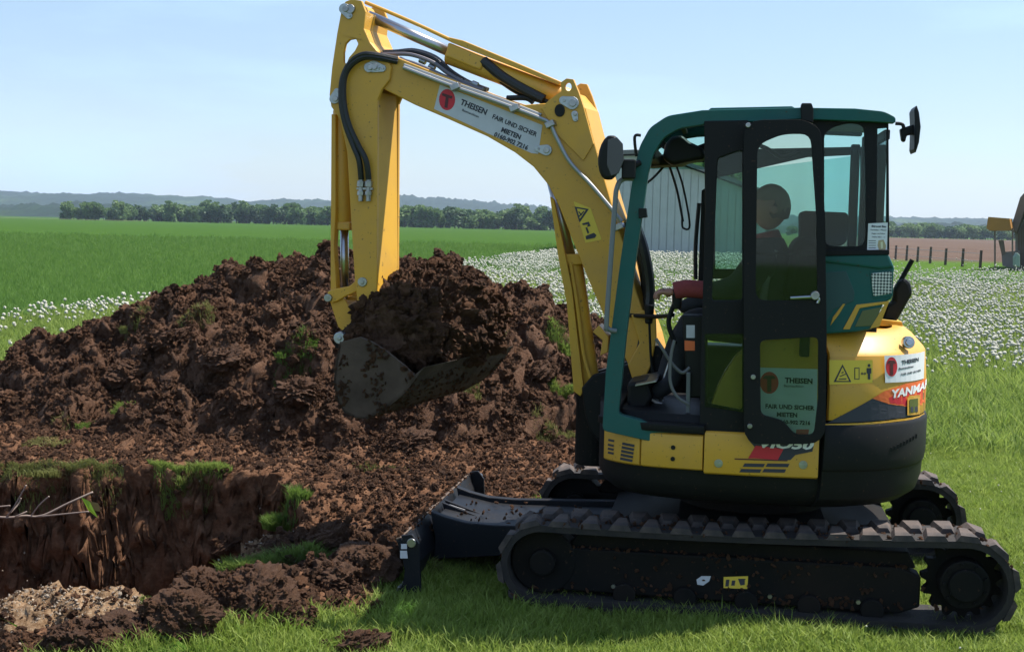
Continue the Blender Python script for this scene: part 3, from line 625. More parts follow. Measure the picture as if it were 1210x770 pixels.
# poster behind the rear corner glass
po = part('poster', [(1026, 264), (1049, 263), (1048, 299.5), (1024.5, 299)], .868, .870, WHT, EX, 0, at=.87)
for i, (s_, h_, cx) in enumerate((('Bürocat Bau', 2.5, 1038.5), ('Gartenbau - Pflaster', 1.7, 1038), ('Bagger mit Fahrer', 1.6, 1038), ('Telefon 0821 - 11', 1.6, 1038))): lettering(s_, (cx, 267.5+i*4.2), h_, INK, po, y=.8705, bold=.1 if not i else 0, eps=.0)
for i in range(5): part('print', [(1026.3, 284+i*2.8), (1035, 284+i*2.8), (1035, 284.7+i*2.8), (1026.3, 284.7+i*2.8)], .8700, .8708, INK, po, 0, at=.871)
part('print', [(1038, 284), (1044, 283), (1047, 290), (1046, 297), (1039, 297), (1037, 290)], .8700, .8708, mat('tan_print', (.45, .35, .2), .6), po, 0, at=.871)
part('print', [(1040.5, 286), (1043, 285.5), (1043.5, 293), (1041, 294)], .8708, .8712, mat('cream_print', (.7, .66, .45), .6), po, 0, at=.871)

# ---- seat, levers, pedals
seat = MB().box((-.20, .42, 1.30), (.48, .48, .13)).build('seat', FAB, EX, .05, seg=4)
part('backrest', [(938, 284), (950, 279), (968, 281), (976, 300), (980, 396), (930, 402), (926, 340)], .17, .67, FAB, seat, .05, at=.67, seg=4)
part('headrest', [(946, 251), (952, 249), (1000, 251), (1004, 256), (1001, 285), (994, 291), (946, 291)], .25, .50, FAB, seat, .03, at=.5, seg=3)
MB().tube([M3(985, 290, .4), M3(982, 300, .4)], .012, 6).build('headrest_post', PLAS, seat)
MB().box((-.22, .42, 1.13), (.36, .36, .22)).build('seat_base', PLAS, seat, .02)
for (y, a, b) in ((.66, (790, 380), (800, 352)), (.16, (770, 430), (767, 370))):
    lv = MB().tube([M3(*a, y)-Vector((.04, 0, .12)), M3(*a, y), M3(*b, y)], .013, 8).build('control_lever', PLAS, EX)
    MB().cyl(M3(*b, y)-Vector((0, 0, .06)), M3(*b, y)+Vector((0, 0, .05)), .024, 12, .03).build('grip', PLAS, lv, .008)
for (y) in (.34, .46):
    t_ = MB().tube([(.50, y, 1.0), (.52, y, 1.12), (.46, y, 1.34)], .010, 8).build('travel_lever', STEEL, EX)
    MB().box((.53, y, 1.06), (.13, .08, .02), Matrix.Rotation(R(-28), 3, 'Y')).build('pedal', STEEL, t_, .004)
for yy, pth in ((.80, [(775, 400), (783, 412), (793, 428), (806, 440), (815, 434)]), (.84, [(797, 402), (793, 420), (792, 450), (800, 468), (815, 478)])):
    MB().tube([M3(a, b, yy) for a, b in pth], .009, 8).build('lockout_bar', mat('grey_bar', (.12, .12, .12), .5), EX)
part('lever_stand', [(811, 440), (816, 440), (815, 512), (810, 512)], .80, .84, mat('grey_post', (.10, .11, .11), .5), EX, .004, at=.84)
part('sticker', [(811, 384), (821, 384), (821, 399), (811, 399)], .79, .793, GREYS, EX, 0, at=.79); part('sticker', [(809, 402), (821, 403), (821, 414), (809, 414)], .79, .793, ORG, EX, 0, at=.79)
part('console_panel', [(806, 372), (832, 372), (832, 470), (812, 470)], .72, .79, PLAS, EX, .01, at=.79)
part('instrument_box', [(741, 452), (765, 448), (772, 470), (760, 488), (742, 488)], .30, .62, PLAS, EX, .02, at=.6)
part('floor_plate', [(752, 452), (776, 447), (777, 449), (752, 454)], .2, .7, STEEL, EX, .002, at=.6)

SWN = {'boom', 'arm_cylinder', 'arm_side_plate', 'arm', 'arm_web', 'bucket_cylinder', 'side_link', 'link_pin', 'bucket_link'}
# ================================================================ BOOM
BY = .13
BOOM = [(426, 70), (436, 62), (448, 62), (470, 68), (520, 88), (570, 108), (618, 124), (645, 122), (662, 112), (676, 108), (692, 128), (700, 160), (713, 208), (726, 252), (738, 292), (752, 345), (770, 395), (776, 420), (766, 436), (745, 436), (727, 400), (706, 356), (690, 318), (674, 278), (660, 243), (648, 219), (630, 197), (608, 180), (575, 161), (530, 141), (490, 124), (458, 108), (440, 99), (428, 90)]
boom = part('boom', BOOM, -BY, BY, YEL, EX, .008, at=BY, seg=3)
for y in (BY-.012, -BY-.012):
    part('boom_ear', [(640, 128), (650, 118), (664, 108), (663, 98), (670, 93), (678, 94), (684, 108), (690, 126), (702, 170), (690, 190), (660, 160)], y, y+.024, YEL, boom, .004, at=BY, holes=([(672+4.0*math.cos(2*PI*i/16), 103+5*math.sin(2*PI*i/16)) for i in range(16)],) if y > 0 else ())
# dark round port, pin plates
part('port_cover', [(662.5+6*math.cos(2*PI*i/20), 131+7.5*math.sin(2*PI*i/20)) for i in range(20)], BY+.012, BY+.022, PLAS, boom, .003, at=BY)
def pin_plate(c1, c2, y, parent, r1=6.5, r2=4.5, name='pin_plate'):
    r1 *= 1.2; r2 *= 1.15
    a = Vector(c1); b = Vector(c2); d = (b-a).normalized(); n = Vector((-d.y, d.x)); pts = []
    for i in range(9): q = -PI/2+PI*i/8; pts.append(tuple(b+(d*math.cos(q)+n*math.sin(q))*r2))
    for i in range(9): q = PI/2+PI*i/8; pts.append(tuple(a+(d*math.cos(q)+n*math.sin(q))*r1))
    o = part(name, pts, y, y+.012, ZINC, parent, .002, at=y)
    x, z = M(*c1, y); k = .0044
    MB().cyl((x, y, z), (x, y+.022, z), r1*k*.62, 18).build('pin', STEEL, o, .002); x, z = M(*c2, y); MB().cyl((x, y, z), (x, y+.018, z), r2*k*.42, 6).build('bolt', STEEL, o, .001)
    return o
pin_plate((677, 122), (667, 119), BY+.012, boom, 6.5, 4.5); pin_plate((646, 177.5), (637, 176), BY, boom, 5.5, 3.5); pin_plate((680, 135), (681, 141), BY+.012, boom, 3.2, 2.6)
# cover plate and long sticker on the boom side
st = [(520, 100), (641, 148), (636, 182), (628, 181), (610, 173), (575, 157), (540, 141), (513, 129)]
part('sticker', st, BY, BY+.002, GREYS, boom, 0, at=BY)
part('emblem', [(528.5+9.5*math.cos(2*PI*i/24), 118+12.5*math.sin(2*PI*i/24)) for i in range(24)], BY+.002, BY+.0032, RED, boom, 0, at=BY)
part('emblem', [(523, 110), (535, 114), (534, 117), (530.5, 116), (529, 128), (525.5, 127), (527, 115), (522.5, 113)], BY+.0032, BY+.0042, DRED, boom, 0, at=BY)
A_ = -math.atan2(48, 121)
for s_, c_, h_, b_ in (('THEISEN', (560, 127), 7.0, .3), ('Baumaschinen', (556, 134), 3, 0), ('FAIR UND SICHER', (608, 148.5), 5.6, .2), ('MIETEN', (604, 158), 5.8, .3), ('0160-902 7216', (604, 167), 5.6, .25)):
    lettering(s_, c_, h_, INK, boom, y=BY+.0032, ang=A_, bold=b_, eps=0, sx=.95)
part('sticker', [(678, 238), (698, 246), (711, 283), (692, 287)], BY, BY+.002, YST, boom, 0, at=BY)
part('warning_sign', [(679, 244), (696, 247), (685, 263)], BY+.002, BY+.003, INK, boom, 0, at=BY); part('warning_sign', [(682, 246.3), (692.5, 248.2), (685.4, 258.5)], BY+.003, BY+.004, YST, boom, 0, at=BY)
for q in ([(684, 255), (690, 249), (691, 250), (685, 256.5)], [(684.5, 249.5), (688, 254), (687, 255), (683.5, 250.5)], [(688, 264), (696, 262), (698, 267), (694, 268), (695, 265), (689, 266)], [(692, 269), (694, 268.5), (696.5, 275), (694.5, 276)], [(692, 279), (702, 275), (705, 278), (703, 281), (693, 283)]): part('print', q, BY+.003, BY+.0045, INK, boom, 0, at=BY)
# steel pipes along the boom and their clamps
PIPE = mat('steel_pipe', (.33, .34, .34), .4, .75)
yp = BY+.03
MB().tube([M3(478, 80, yp), M3(530, 100, yp), M3(590, 121, yp), M3(640, 140, yp), M3(651, 147, yp), M3(660, 165, yp), M3(675, 192, yp), M3(700, 219, yp), M3(722, 245, yp), M3(736, 262, yp)], .012, 8).build('hydraulic_pipe', PIPE, boom)
MB().tube([M3(478, 77, yp-.02), M3(530, 96, yp-.02), M3(590, 117, yp-.02), M3(640, 136, yp-.02)], .010, 8).build('hydraulic_pipe', PIPE, boom)
for c in ((652, 147), (540, 103), (610, 128), (733, 268)):
    MB().box(M3(*c, yp), (.055, .05, .035), Matrix.Rotation(R(25), 3, 'Y')).build('pipe_clamp', STEEL, boom, .004)
# hose bundle on top of the boom
for k, (dy, dz) in enumerate(((.09, 0), (.05, -2), (.0, -3), (-.05, -1), (.11, 5))):
    MB().tube([M3(440, 64+dz, dy), M3(462, 64+dz, dy), M3(485, 67+dz*1.8-2, dy), M3(510, 74+dz*2, dy), M3(528, 87+dz, dy), M3(548, 98+dz*.5, dy), M3(570, 106, dy)], .012, 8).build('hydraulic_hose', HOSE if k % 2 else mat('grey_hose', (.12, .11, .13), .5), boom)
for c in ((494, 71), (505, 78), (536, 93), (546, 97), (556, 98), (470, 70), (481, 78)):
    MB().cyl(M3(*c, .08), M3(c[0]+7, c[1]+3, .08), .017, 10).build('hose_fitting', STEEL, boom, .003)
MB().tube([M3(596, 116, .05), M3(618, 116, .05), M3(627, 121, .05)], .016, 8).build('hydraulic_hose', HOSE, boom)

# ---- arm cylinder (barrel, rod, guard, hose)
ac = MB().cyl(M3(526, 64, 0), M3(668, 118, 0), .062, 24).build('arm_cylinder', YEL, EX, .006, True)
part('cylinder_head', [(527, 50), (572, 69), (565, 83), (556, 80), (524, 67)], -.075, .075, YEL, ac, .012, at=.07, seg=3)
MB().cyl(M3(424, 16, 0), M3(528, 62, 0), .032, 18).build('rod', CHROME, ac, 0, True)
MB().cyl(M3(424, 16, 0)-Vector((0, .07, 0)), M3(424, 16, 0)+Vector((0, .07, 0)), .045, 18).build('rod_eye', YEL, ac, .005)
part('cylinder_guard', [(528, 44), (545, 48), (610, 75), (661, 97), (658, 101), (606, 80), (560, 62), (530, 50)], .02, .075, YEL, ac, .005, at=.07)
MB().tube([M3(428, 3, .03), M3(480, 25, .03), M3(530, 48, .03)], .011, 8).build('guide_tube', YEL, ac)
MB().tube([M3(568, 72, .05), M3(590, 90, .06), M3(615, 105, .06), M3(640, 118, .06)], .030, 10).build('protective_hose', HOSE, ac)
MB().tube([M3(566, 78, .01), M3(588, 94, .02), M3(612, 109, .02), M3(645, 120, .02)], .026, 10).build('protective_hose', HOSE, ac)

# ---- arm (dipper)
AY = .155
ARMP = [(405, 8), (409, 2), (416, -1), (428, 1), (433, 14), (431, 34), (438, 50), (446, 60), (458, 68), (463, 80), (461, 94), (452, 106), (447, 118), (446, 352), (441, 364), (431, 372), (424, 366), (420, 330), (415, 250), (411, 180), (403, 142), (392, 126), (390, 112), (393, 80), (399, 40)]
HOLE = [(407, 62), (409, 52), (414, 47), (421, 46), (424, 52), (420, 60), (413, 68), (410, 76), (407, 74)]
for y in (AY-.025, -AY):
    part('arm_side_plate', ARMP, y, y+.025, YEL, EX, .005, at=AY, holes=(HOLE,) if y > 0 else ())
arm = part('arm', [(411, 182), (400, 130), (400, 112), (430, 95), (445, 108), (446, 352), (440, 362), (431, 368), (424, 360), (420, 330), (415, 250)], -AY+.01, AY-.005, YELW, EX, .004, at=AY)
part('arm_web', [(433, 14), (431, 34), (438, 50), (446, 60), (444, 62), (434, 52), (427, 36), (429, 14)], -AY+.02, AY-.02, YEL, EX, .003, at=AY)
pin_plate((443, 79), (453, 81), AY, arm, 6, 4); pin_plate((438, 80), (448, 80.5), AY+.002, arm, 5, 3); pin_plate((409, 11), (414, 19), AY, arm, 5.5, 3.5); pin_plate((397, 117), (400, 108), AY, arm, 5, 3)
MB().cyl(M3(424, 16, 0)-Vector((0, .17, 0)), M3(424, 16, 0)+Vector((0, .17, 0)), .028, 16).build('pin', STEEL, arm, .003)
# hoses down the arm with fittings
for k in (0, 1):
    y = AY+.04
    MB().tube([M3(470, 70+3*k, y-.06), M3(446, 65+3*k, y), M3(430, 65+4*k, y), M3(416, 75+4*k, y), M3(407+2*k, 95, y), M3(406+3*k, 122, y), M3(411+4*k, 148, y), M3(420+6*k, 172, y), M3(427+8*k, 190, y), M3(428.5+9*k, 212, y-.02)], .017, 8).build('hydraulic_hose', HOSE, arm)
    f_ = MB().cyl(M3(428.5+9*k, 208, y-.02), M3(428+9*k, 238, y-.02), .014, 10).cyl(M3(428.5+9*k, 214, y-.02), M3(428+9*k, 221, y-.02), .022, 6).cyl(M3(428.5+9*k, 226, y-.02), M3(428+9*k, 231, y-.02), .021, 6).build('hose_fitting', STEEL, arm, .002)
MB().box(M3(433, 223, AY+.015), (.095, .02, .012)).build('fitting_bracket', STEEL, arm)
# bucket cylinder in front of the arm
bcy = MB().cyl(M3(400, 130, 0), M3(402, 268, 0), .055, 20).build('bucket_cylinder', YEL, EX, .008, True)
MB().cyl(M3(402, 268, 0), M3(402.5, 342, 0), .024, 16).build('rod', CHROME, bcy, 0, True)
part('cylinder_guard', [(390, 135), (395, 135), (395, 250), (393, 290), (396, 342), (389, 344), (389, 300)], .03, .085, YEL, bcy, .004, at=.08)
part('cylinder_collar', [(395, 262), (411, 262), (411, 272), (395, 272)], -.062, .062, YEL, bcy, .01, at=.06, seg=3)
MB().tube([M3(409, 135, .0), M3(410, 200, .0), M3(408, 262, .0)], .012, 8).build('guide_tube', YEL, bcy)
# linkage
for y in (.10, -.125):
    part('side_link', [(387, 344), (396, 341), (412, 338), (424, 328), (432, 326), (437, 331), (436, 339), (425, 343), (408, 350), (398, 356), (391, 358), (385, 353)], y, y+.025, YEL, EX, .006, at=.125)
x, z = M(431, 333, .13); MB().cyl((x, -.14, z), (x, .165, z), .028, 16).cyl((x, .165, z), (x, .17, z), .014, 6).build('link_pin', STEEL, EX, .003)
x, z = M(388, 352, .13); MB().cyl((x, -.14, z), (x, .14, z), .024, 16).build('link_pin', STEEL, EX, .003)
bl = part('bucket_link', [(386, 352), (396, 351), (404, 352), (423, 386), (417, 391), (403, 392), (397, 386)], .075, .10, YEL, EX, .005, at=.12)
part('bucket_link', [(386, 352), (396, 351), (404, 352), (423, 386), (417, 391), (403, 392), (397, 386)], -.10, -.075, YEL, EX, .005, at=.12)
part('link_web', [(392, 356), (404, 356), (419, 386), (405, 388)], -.08, .08, YEL, bl, .005, at=.12)

bpy.context.view_layer.update()
for o in [c for c in EX.children_recursive if c.name.split('.')[0] in SWN or (c.parent and c.parent.name.split('.')[0] in SWN)]:
    for vv in o.data.vertices: vv.co.x += .20*(vv.co.y-.13)
# ---- bucket: wide ditching bucket, curled, far end slightly turned toward the machine
BKA, BKB = .50, -.86
ENDP = [(402, 404), (397, 424), (394, 450), (397, 472), (406, 487), (420, 494), (434, 495), (456, 483), (478, 465), (492, 446), (478, 432), (458, 416), (440, 404), (425, 398)]
bp2 = px(ENDP, BKA); sh = -.30                              # far end shifted back (x) by sh
bucket = empty('bucket', (0, 0, 0)); bucket.parent = EX
def bx(x, z, t): return (x+sh*t, BKA+(BKB-BKA)*t, z+.02*t)
mb = MB(); shellp = bp2[0:10]; n = len(shellp); cx = sum(p[0] for p in bp2)/len(bp2); cz = sum(p[1] for p in bp2)/len(bp2)
v = []
for t_ in (0, 1):
    for (x, z) in shellp: v.append(bx(x, z, t_))
    for (x, z) in shellp: d = Vector((cx-x, cz-z)).normalized()*.018; v.append(bx(x+d.x, z+d.y, t_))
f = []
for i in range(n-1):
    a = i; b = 2*n+i; f += [(a, a+1, b+1, b), (a+n, b+n, b+n+1, a+n+1), (a, a+n, a+n+1, a+1), (b, b+1, b+1+n, b+n)]
f += [(0, 2*n, 3*n, n), (n-1, 2*n-1, 4*n-1, 3*n-1)]
mb.add(v, f).build('bucket_shell', BUCK, bucket, .003)
for t0_ in (0, .985):
    vv = [bx(x, z, t0_) for x, z in bp2]+[bx(x, z, t0_+.016) for x, z in bp2]; k = len(bp2)
    MB().add(vv, [tuple(range(k)), tuple(range(2*k-1, k-1, -1))]+[(i, (i+1) % k, (i+1) % k+k, i+k) for i in range(k)]).build('bucket_end_plate', BUCK, bucket, .003)
lip = shellp[-1]; pl = shellp[-2]; dd = Vector((lip[0]-pl[0], lip[1]-pl[1])).normalized()*.07
MB().add([bx(lip[0], lip[1], 0), bx(lip[0]+dd.x, lip[1]+dd.y, 0), bx(lip[0]+dd.x, lip[1]+dd.y, 1), bx(lip[0], lip[1], 1), bx(lip[0]+.012, lip[1]+.014, 0), bx(lip[0]+dd.x, lip[1]+dd.y+.004, 0), bx(lip[0]+dd.x, lip[1]+dd.y+.004, 1), bx(lip[0]+.012, lip[1]+.014, 1)],
        [(0, 1, 2, 3), (7, 6, 5, 4), (0, 4, 5, 1), (1, 5, 6, 2), (2, 6, 7, 3), (3, 7, 4, 0)]).build('cutting_edge', BUCK, bucket, .002)
for y in (.085, -.115):
    part('bucket_ear', [(395, 404), (402, 392), (424, 372), (428, 365), (436, 366), (442, 374), (452, 380), (470, 400), (440, 410), (410, 412), (397, 412)], y, y+.03, BLK, bucket, .005, at=.12)
for c in ((431, 371), (402, 399)):
    x, z = M(*c, .14); MB().cyl((x, -.16, z), (x, .16, z), .036, 18).cyl((x, .16, z), (x, .168, z), .016, 6).build('bucket_pin', ZINC, bucket, .004)

# ---- boom lift cylinder and swing bracket
lc = MB().cyl(M3(675, 302, 0), M3(698, 462, 0), .062, 22).build('boom_cylinder', YELW, EX, .006, True)
MB().cyl(M3(652, 215, 0), M3(675, 304, 0), .03, 16).build('rod', CHROME, lc, 0, True)
part('cylinder_guard', [(650, 232), (655, 236), (668, 300), (676, 340), (690, 460), (686, 468), (678, 462), (670, 360), (660, 305)], .05, .10, YELW, lc, .005, at=.09)
part('cylinder_head', [(664, 300), (689, 300), (690, 312), (666, 314)], -.07, .07, YELW, lc, .008, at=.07)
MB().cyl(M3(698, 466, 0)-Vector((0, .12, 0)), M3(698, 466, 0)+Vector((0, .12, 0)), .035, 16).build('pin', STEEL, lc, .004)
MB().tube([M3(674, 310, .07), M3(682, 360, .08), M3(690, 420, .08), M3(700, 452, .08)], .012, 8).build('hydraulic_pipe', YELW, lc)
sw = part('swing_bracket', [(690, 455), (703, 440), (718, 436), (742, 428), (760, 420), (778, 405), (785, 412), (782, 440), (768, 470), (750, 500), (745, 520), (712, 520), (700, 505), (694, 485)], -.14, -.09, BLK, EX, .01, at=.0)
part('bracket_plate', [(690, 455), (703, 440), (718, 436), (742, 428), (760, 420), (778, 405), (785, 412), (782, 440), (768, 470), (750, 500), (745, 520), (712, 520), (700, 505), (694, 485)], .09, .14, BLK, sw, .01, at=.0)
MB().cyl((.93, 0, .62), (.93, 0, 1.08), .11, 24).build('kingpost', UND, sw, .01)
part('bracket_plate', [(746, 372), (760, 366), (775, 372), (776, 398), (770, 430), (760, 452), (750, 455), (742, 430), (756, 405)], .14, .17, YEL, sw, .006, at=.15)
part('bracket_plate', [(700, 392), (708, 384), (719, 398), (718, 416), (709, 420), (712, 402)], -.1, .1, YEL, sw, .004, at=.1)
for k in range(3): MB().tube([M3(742+4*k, 262, .02+.05*k), M3(756+3*k, 300, .03+.05*k), M3(764+2*k, 345, .0+.05*k), M3(762, 390, .02+.05*k), M3(750, 440, .05*k)], .03, 8).build('hydraulic_hose', HOSE, sw)
MB().tube([M3(738, 372, .1), M3(775, 374, .3), M3(795, 372, .5)], .012, 8).build('lever_rod', PLAS, EX)
print('excavator', len(EX.children_recursive))

# ================================================================ TERRAIN
PIT = [G(-160, 563), G(0, 562), G(120, 566), G(200, 563), G(335, 570), G(352, 600), G(345, 628), G(325, 645), G(286, 668), G(262, 672), G(255, 690), G(200, 697), G(160, 722), G(120, 742), G(60, 756), G(-40, 766), G(-200, 770)]
PIT = [(p.x, p.y) for p in PIT]
def sdist(x, y, poly):
    """signed distance to polygon, negative inside"""
    x = np.asarray(x, float); y = np.asarray(y, float); d = np.full(x.shape, 1e9); ins = np.zeros(x.shape, bool); n = len(poly)
    for i in range(n):
        ax, ay = poly[i]; bx_, by_ = poly[(i+1) % n]; ex, ey = bx_-ax, by_-ay
        t = np.clip(((x-ax)*ex+(y-ay)*ey)/(ex*ex+ey*ey), 0, 1); d = np.minimum(d, np.hypot(x-ax-ex*t, y-ay-ey*t))
        c = ((ay > y) != (by_ > y)) & (x < (bx_-ax)*(y-ay)/((by_-ay) if by_ != ay else 1e-9)+ax); ins ^= c
    return np.where(ins, -d, d)
def pdist(x, y, line):
    d = np.full(np.shape(x), 1e9)
    for (ax, ay), (bx_, by_) in zip(line[:-1], line[1:]):
        ex, ey = bx_-ax, by_-ay; t = np.clip(((x-ax)*ex+(y-ay)*ey)/(ex*ex+ey*ey), 0, 1); d = np.minimum(d, np.hypot(x-ax-ex*t, y-ay-ey*t))
    return d
# soil-covered part of the ground (everything else is grass)
gp = lambda L: [(G(a, b).x, G(a, b).y) for a, b in L]
SOILP = gp([(-250, 790), (60, 790), (240, 762), (300, 744), (375, 736), (440, 722), (478, 700), (500, 672), (560, 664), (600, 640), (640, 600)])+[(1.0, 9.6), (1.5, 11), (1.9, 13.5), (1.5, 15.5), (-.2, 16.6), (-3, 16.5), (-5.5, 15.5), (-8, 14), (-9, 9)]
RIDGE = gp([(470, 630), (440, 665), (385, 690), (330, 712), (290, 730), (245, 748), (200, 765), (140, 785)])
def soil_mask(x, y): return sstep(.12, -.12, sdist(x, y, SOILP)+.18*fbm(x*2.2, y*2.2, 3, 40))
def ground_z(x, y):
    x = np.asarray(x, float); y = np.asarray(y, float)
    near = sstep(40, 18, np.hypot(x, y))
    z = .02*fbm(x*.6, y*.6, 3, 3)*near+.008*fbm(x*4, y*4, 2, 5)*near
    m = soil_mask(x, y)*near
    z = z+m*(.03+.035*lumpy(x*2.2, y*2.2, 4, 9)+.022*fbm(x*9, y*9, 4, 12, .7))
    d = pdist(x, y, RIDGE); z = z+np.exp(-(d/.30)**2)*(.0+.05*lumpy(x*2.6, y*2.6, 4, 21))
    # heap toe rubble between the pit and the heap
    z = z+m*.10*sstep(10.6, 11.6, y)*(.5+.5*lumpy(x*1.6, y*1.6, 3, 25))
    s = sdist(x, y, PIT)+.10*fbm(x*2.5, y*2.5, 3, 33)+.03*lumpy(x*7, y*7, 2, 34)
    s = s-.10*sstep(0, 1, fbm(x*.9, y*.9, 2, 36))
    depth = 1.35*sstep(.05, -.22, s)+.10*sstep(-.2, -.8, s)
    # gravelly spoil slope on the near side of the pit floor
    gx, gy = GC; gr = 1.10*np.exp(-(((x-gx)/1.15)**2+((y-gy)/.60)**2)**1.5)
    z = z-np.maximum(depth-gr*(s < 0)*1.0, 0)+(.06-.045*(((x-gx)/1.3)**2+((y-gy)/.8)**2 < 1))*lumpy(x*5, y*5, 3, 44)*(s < -.05)
    z = z-np.exp(-((x+1.02)/.45)**2-((y-9.0)/.42)**2)*.30              # hollow beside the blade
    # keep it flat and low beneath the tracks
    c, q = math.cos(MA), math.sin(MA); lx = -(x-MO.x)*c+(y-MO.y)*q; ly = -(x-MO.x)*q-(y-MO.y)*c
    t = sstep(1.75, 1.3, np.abs(lx))*sstep(1.35, 1.05, np.abs(ly)); z = z*(1-t)-.015*t
    return z
_g = AT(95, 700, 8.2); GC = (_g.x, _g.y)
# heap of soil
CR_PX = [(-120, 470), (0, 447), (60, 420), (100, 398), (150, 382), (200, 366), (235, 345), (270, 335), (300, 336), (340, 322), (370, 318), (410, 322), (450, 322), (500, 322), (545, 322), (575, 340), (600, 356), (650, 376), (700, 392), (745, 420)]
CRX, CRZ = [], []
for a, b in CR_PX: p = AT(a, b, 14.0); CRX.append(p.x); CRZ.append(max(p.z, .05))
CRX = [-7.5]+CRX+[2.1]; CRZ = [0]+CRZ+[0]
def heap_z(x, y):
    x = np.asarray(x, float); y = np.asarray(y, float)
    wx = x+.18*fbm(x*1.3, y*1.3, 3, 60); wy = y+.18*fbm(x*1.3+9, y*1.3, 3, 61)
    c = np.interp(wx, CRX, CRZ); yr = 14.0+.25*np.sin(x*1.3)
    toe = 11.2+.10*np.abs(x+2)+.35*sstep(-3, -5, x)
    s = (yr-wy); f = np.where(s > 0, 1-np.clip(s/(yr-toe), 0, 1.3)**1.15, 1-np.clip(-s/2.3, 0, 1.3)**1.6)
    f = np.maximum(f, -.3); base = c*f
    e = sstep(-.05, .35, base)
    crest = np.exp(-(s/.45)**2)
    z = base-.03+e*((.20*(1-.5*crest))*lumpy(x*1.0, y*1.0, 2, 70)+.06*lumpy(x*3.1, y*3.1, 3, 73)+.04*fbm(x*7.5, y*7.5, 4, 77, .7)+.022*fbm(x*24, y*24, 2, 79))
    z = z+.12*e*sstep(.12, .4, perlin(x*1.9, y*1.5, 81))-.34*e*sstep(.18, .5, perlin(x*1.15+3, y*1.2, 84))*sstep(.2, .6, s)
    return np.where(base < -.02, base*2-.1, z)
def top_z(x, y): return np.maximum(ground_z(x, y), heap_z(x, y))
def hit(px_, py_, d0=5.5, d1=22):
    """where the view line through a photo point meets the modelled ground"""
    D = np.linspace(d0, d1, 1400); r_ = ray(px_, py_); X = r_.x/r_.y*D; Z = CAMH+r_.z/r_.y*D; T = top_z(X, D); k = np.argmax(Z < T)
    return Vector((X[k], D[k], T[k]))
def axis(lo, hi, step, far, grow=1.16):
    a = list(np.arange(lo, hi+step/2, step)); s = step; v = hi
    while v < far[1]: s *= grow; v += s; a.append(v)
    s = step; v = lo; pre = []
    while v > far[0]: s *= grow; v -= s; pre.append(v)
    return np.array(pre[::-1]+a)
xs = axis(-5.0, 2.0, .024, (-3600, 3600)); ys = axis(5.9, 12.2, .024, (-60, 5200)); ys = np.unique(np.concatenate([ys, np.arange(10.0, 10.62, .006)]))
X, Y = np.meshgrid(xs, ys); Z = ground_z(X, Y)
fine = (X > -5.2) & (X < 2.1) & (Y > 5.7) & (Y < 12.4)
wl = (Z < -.08)*1.0; nx_ = .022*fbm(X*11, Z*11+Y*5, 2, 90)*fine*soil_mask(X, Y); ny_ = (.03+.02*wl)*fbm(X*7+3, Z*9, 4, 93, .6)*fine*soil_mask(X, Y)+wl*fine*(.07*lumpy(X*2.6, Z*4.5, 3, 95)-.03)
def grid_mesh(X, Y, Z):
    h, w_ = X.shape; me = bpy.data.meshes.new('m'); co = np.stack([X, Y, Z], -1).reshape(-1, 3).astype(np.float32)
    i = np.arange(h*w_).reshape(h, w_); q = np.stack([i[:-1, :-1], i[:-1, 1:], i[1:, 1:], i[1:, :-1]], -1).reshape(-1, 4).astype(np.int32)
    me.vertices.add(len(co)); me.vertices.foreach_set('co', co.ravel()); me.loops.add(q.size); me.loops.foreach_set('vertex_index', q.ravel())
    me.polygons.add(len(q)); me.polygons.foreach_set('loop_start', np.arange(0, q.size, 4, dtype=np.int32)); me.polygons.foreach_set('loop_total', np.full(len(q), 4, np.int32))
    me.update(calc_edges=True); return me
def vattr(me, name, arr): a = me.attributes.new(name, 'FLOAT', 'POINT'); a.data.foreach_set('value', np.asarray(arr, np.float32).ravel())
# crop boundary and field boundaries in plan
_a, _b = AT(0, 388, 24.3), AT(655, 304, 92)
def crop_side(x, y): return (x-_a.x)*(_b.y-_a.y)-(y-_a.y)*(_b.x-_a.x)   # <0: crop field (left)
crop = np.where((crop_side(X, Y)+6*fbm(X*.15, Y*.15, 2, 5) < 0) & (Y > 15), 1.0, 0)
brown = np.where((Y > 112) & (X > .235*Y-8) & (Y < 950), 1.0, 0)
gme = grid_mesh(X+nx_, Y+ny_, Z)
vattr(gme, 'soil', np.maximum(soil_mask(X, Y), 0)); vattr(gme, 'crop', crop); vattr(gme, 'field', brown)
insd = sdist(X, Y, PIT)
vattr(gme, 'gravel', np.exp(-((X-GC[0])/1.2)**2-((Y-GC[1])/.62)**2)*1.5*(insd < .1))
gm_ = bpy.data.materials.new('ground'); gm_.use_nodes = True; t = gm_.node_tree; b = t.nodes['Principled BSDF']
def attr(n): a = t.nodes.new('ShaderNodeAttribute'); a.attribute_name = n; return a.outputs['Fac']
tcg = t.nodes.new('ShaderNodeTexCoord'); mpg = t.nodes.new('ShaderNodeMapping'); mpg.inputs['Scale'].default_value = (1, .25, 1); t.links.new(tcg.outputs['Object'], mpg.inputs[0])
grass_c = ramp(t, [(.3, (.035, .075, .012)), (.55, (.07, .13, .02)), (.75, (.11, .17, .035))], noise(t, 1.4, 8, .7))
crop_f = ramp(t, [(.3, (.030, .072, .010)), (.5, (.040, .088, .012)), (.72, (.054, .108, .016))], noise(t, .35, 9, .75, vec=mpg.outputs[0]))
field_c = ramp(t, [(.3, (.085, .056, .042)), (.7, (.13, .092, .070))], noise(t, .12, 6, .7, vec=mpg.outputs[0]))
grav_c = ramp(t, [(.35, (.13, .075, .04)), (.55, (.26, .17, .10)), (.75, (.42, .33, .23))], noise(t, 28, 6, .7))
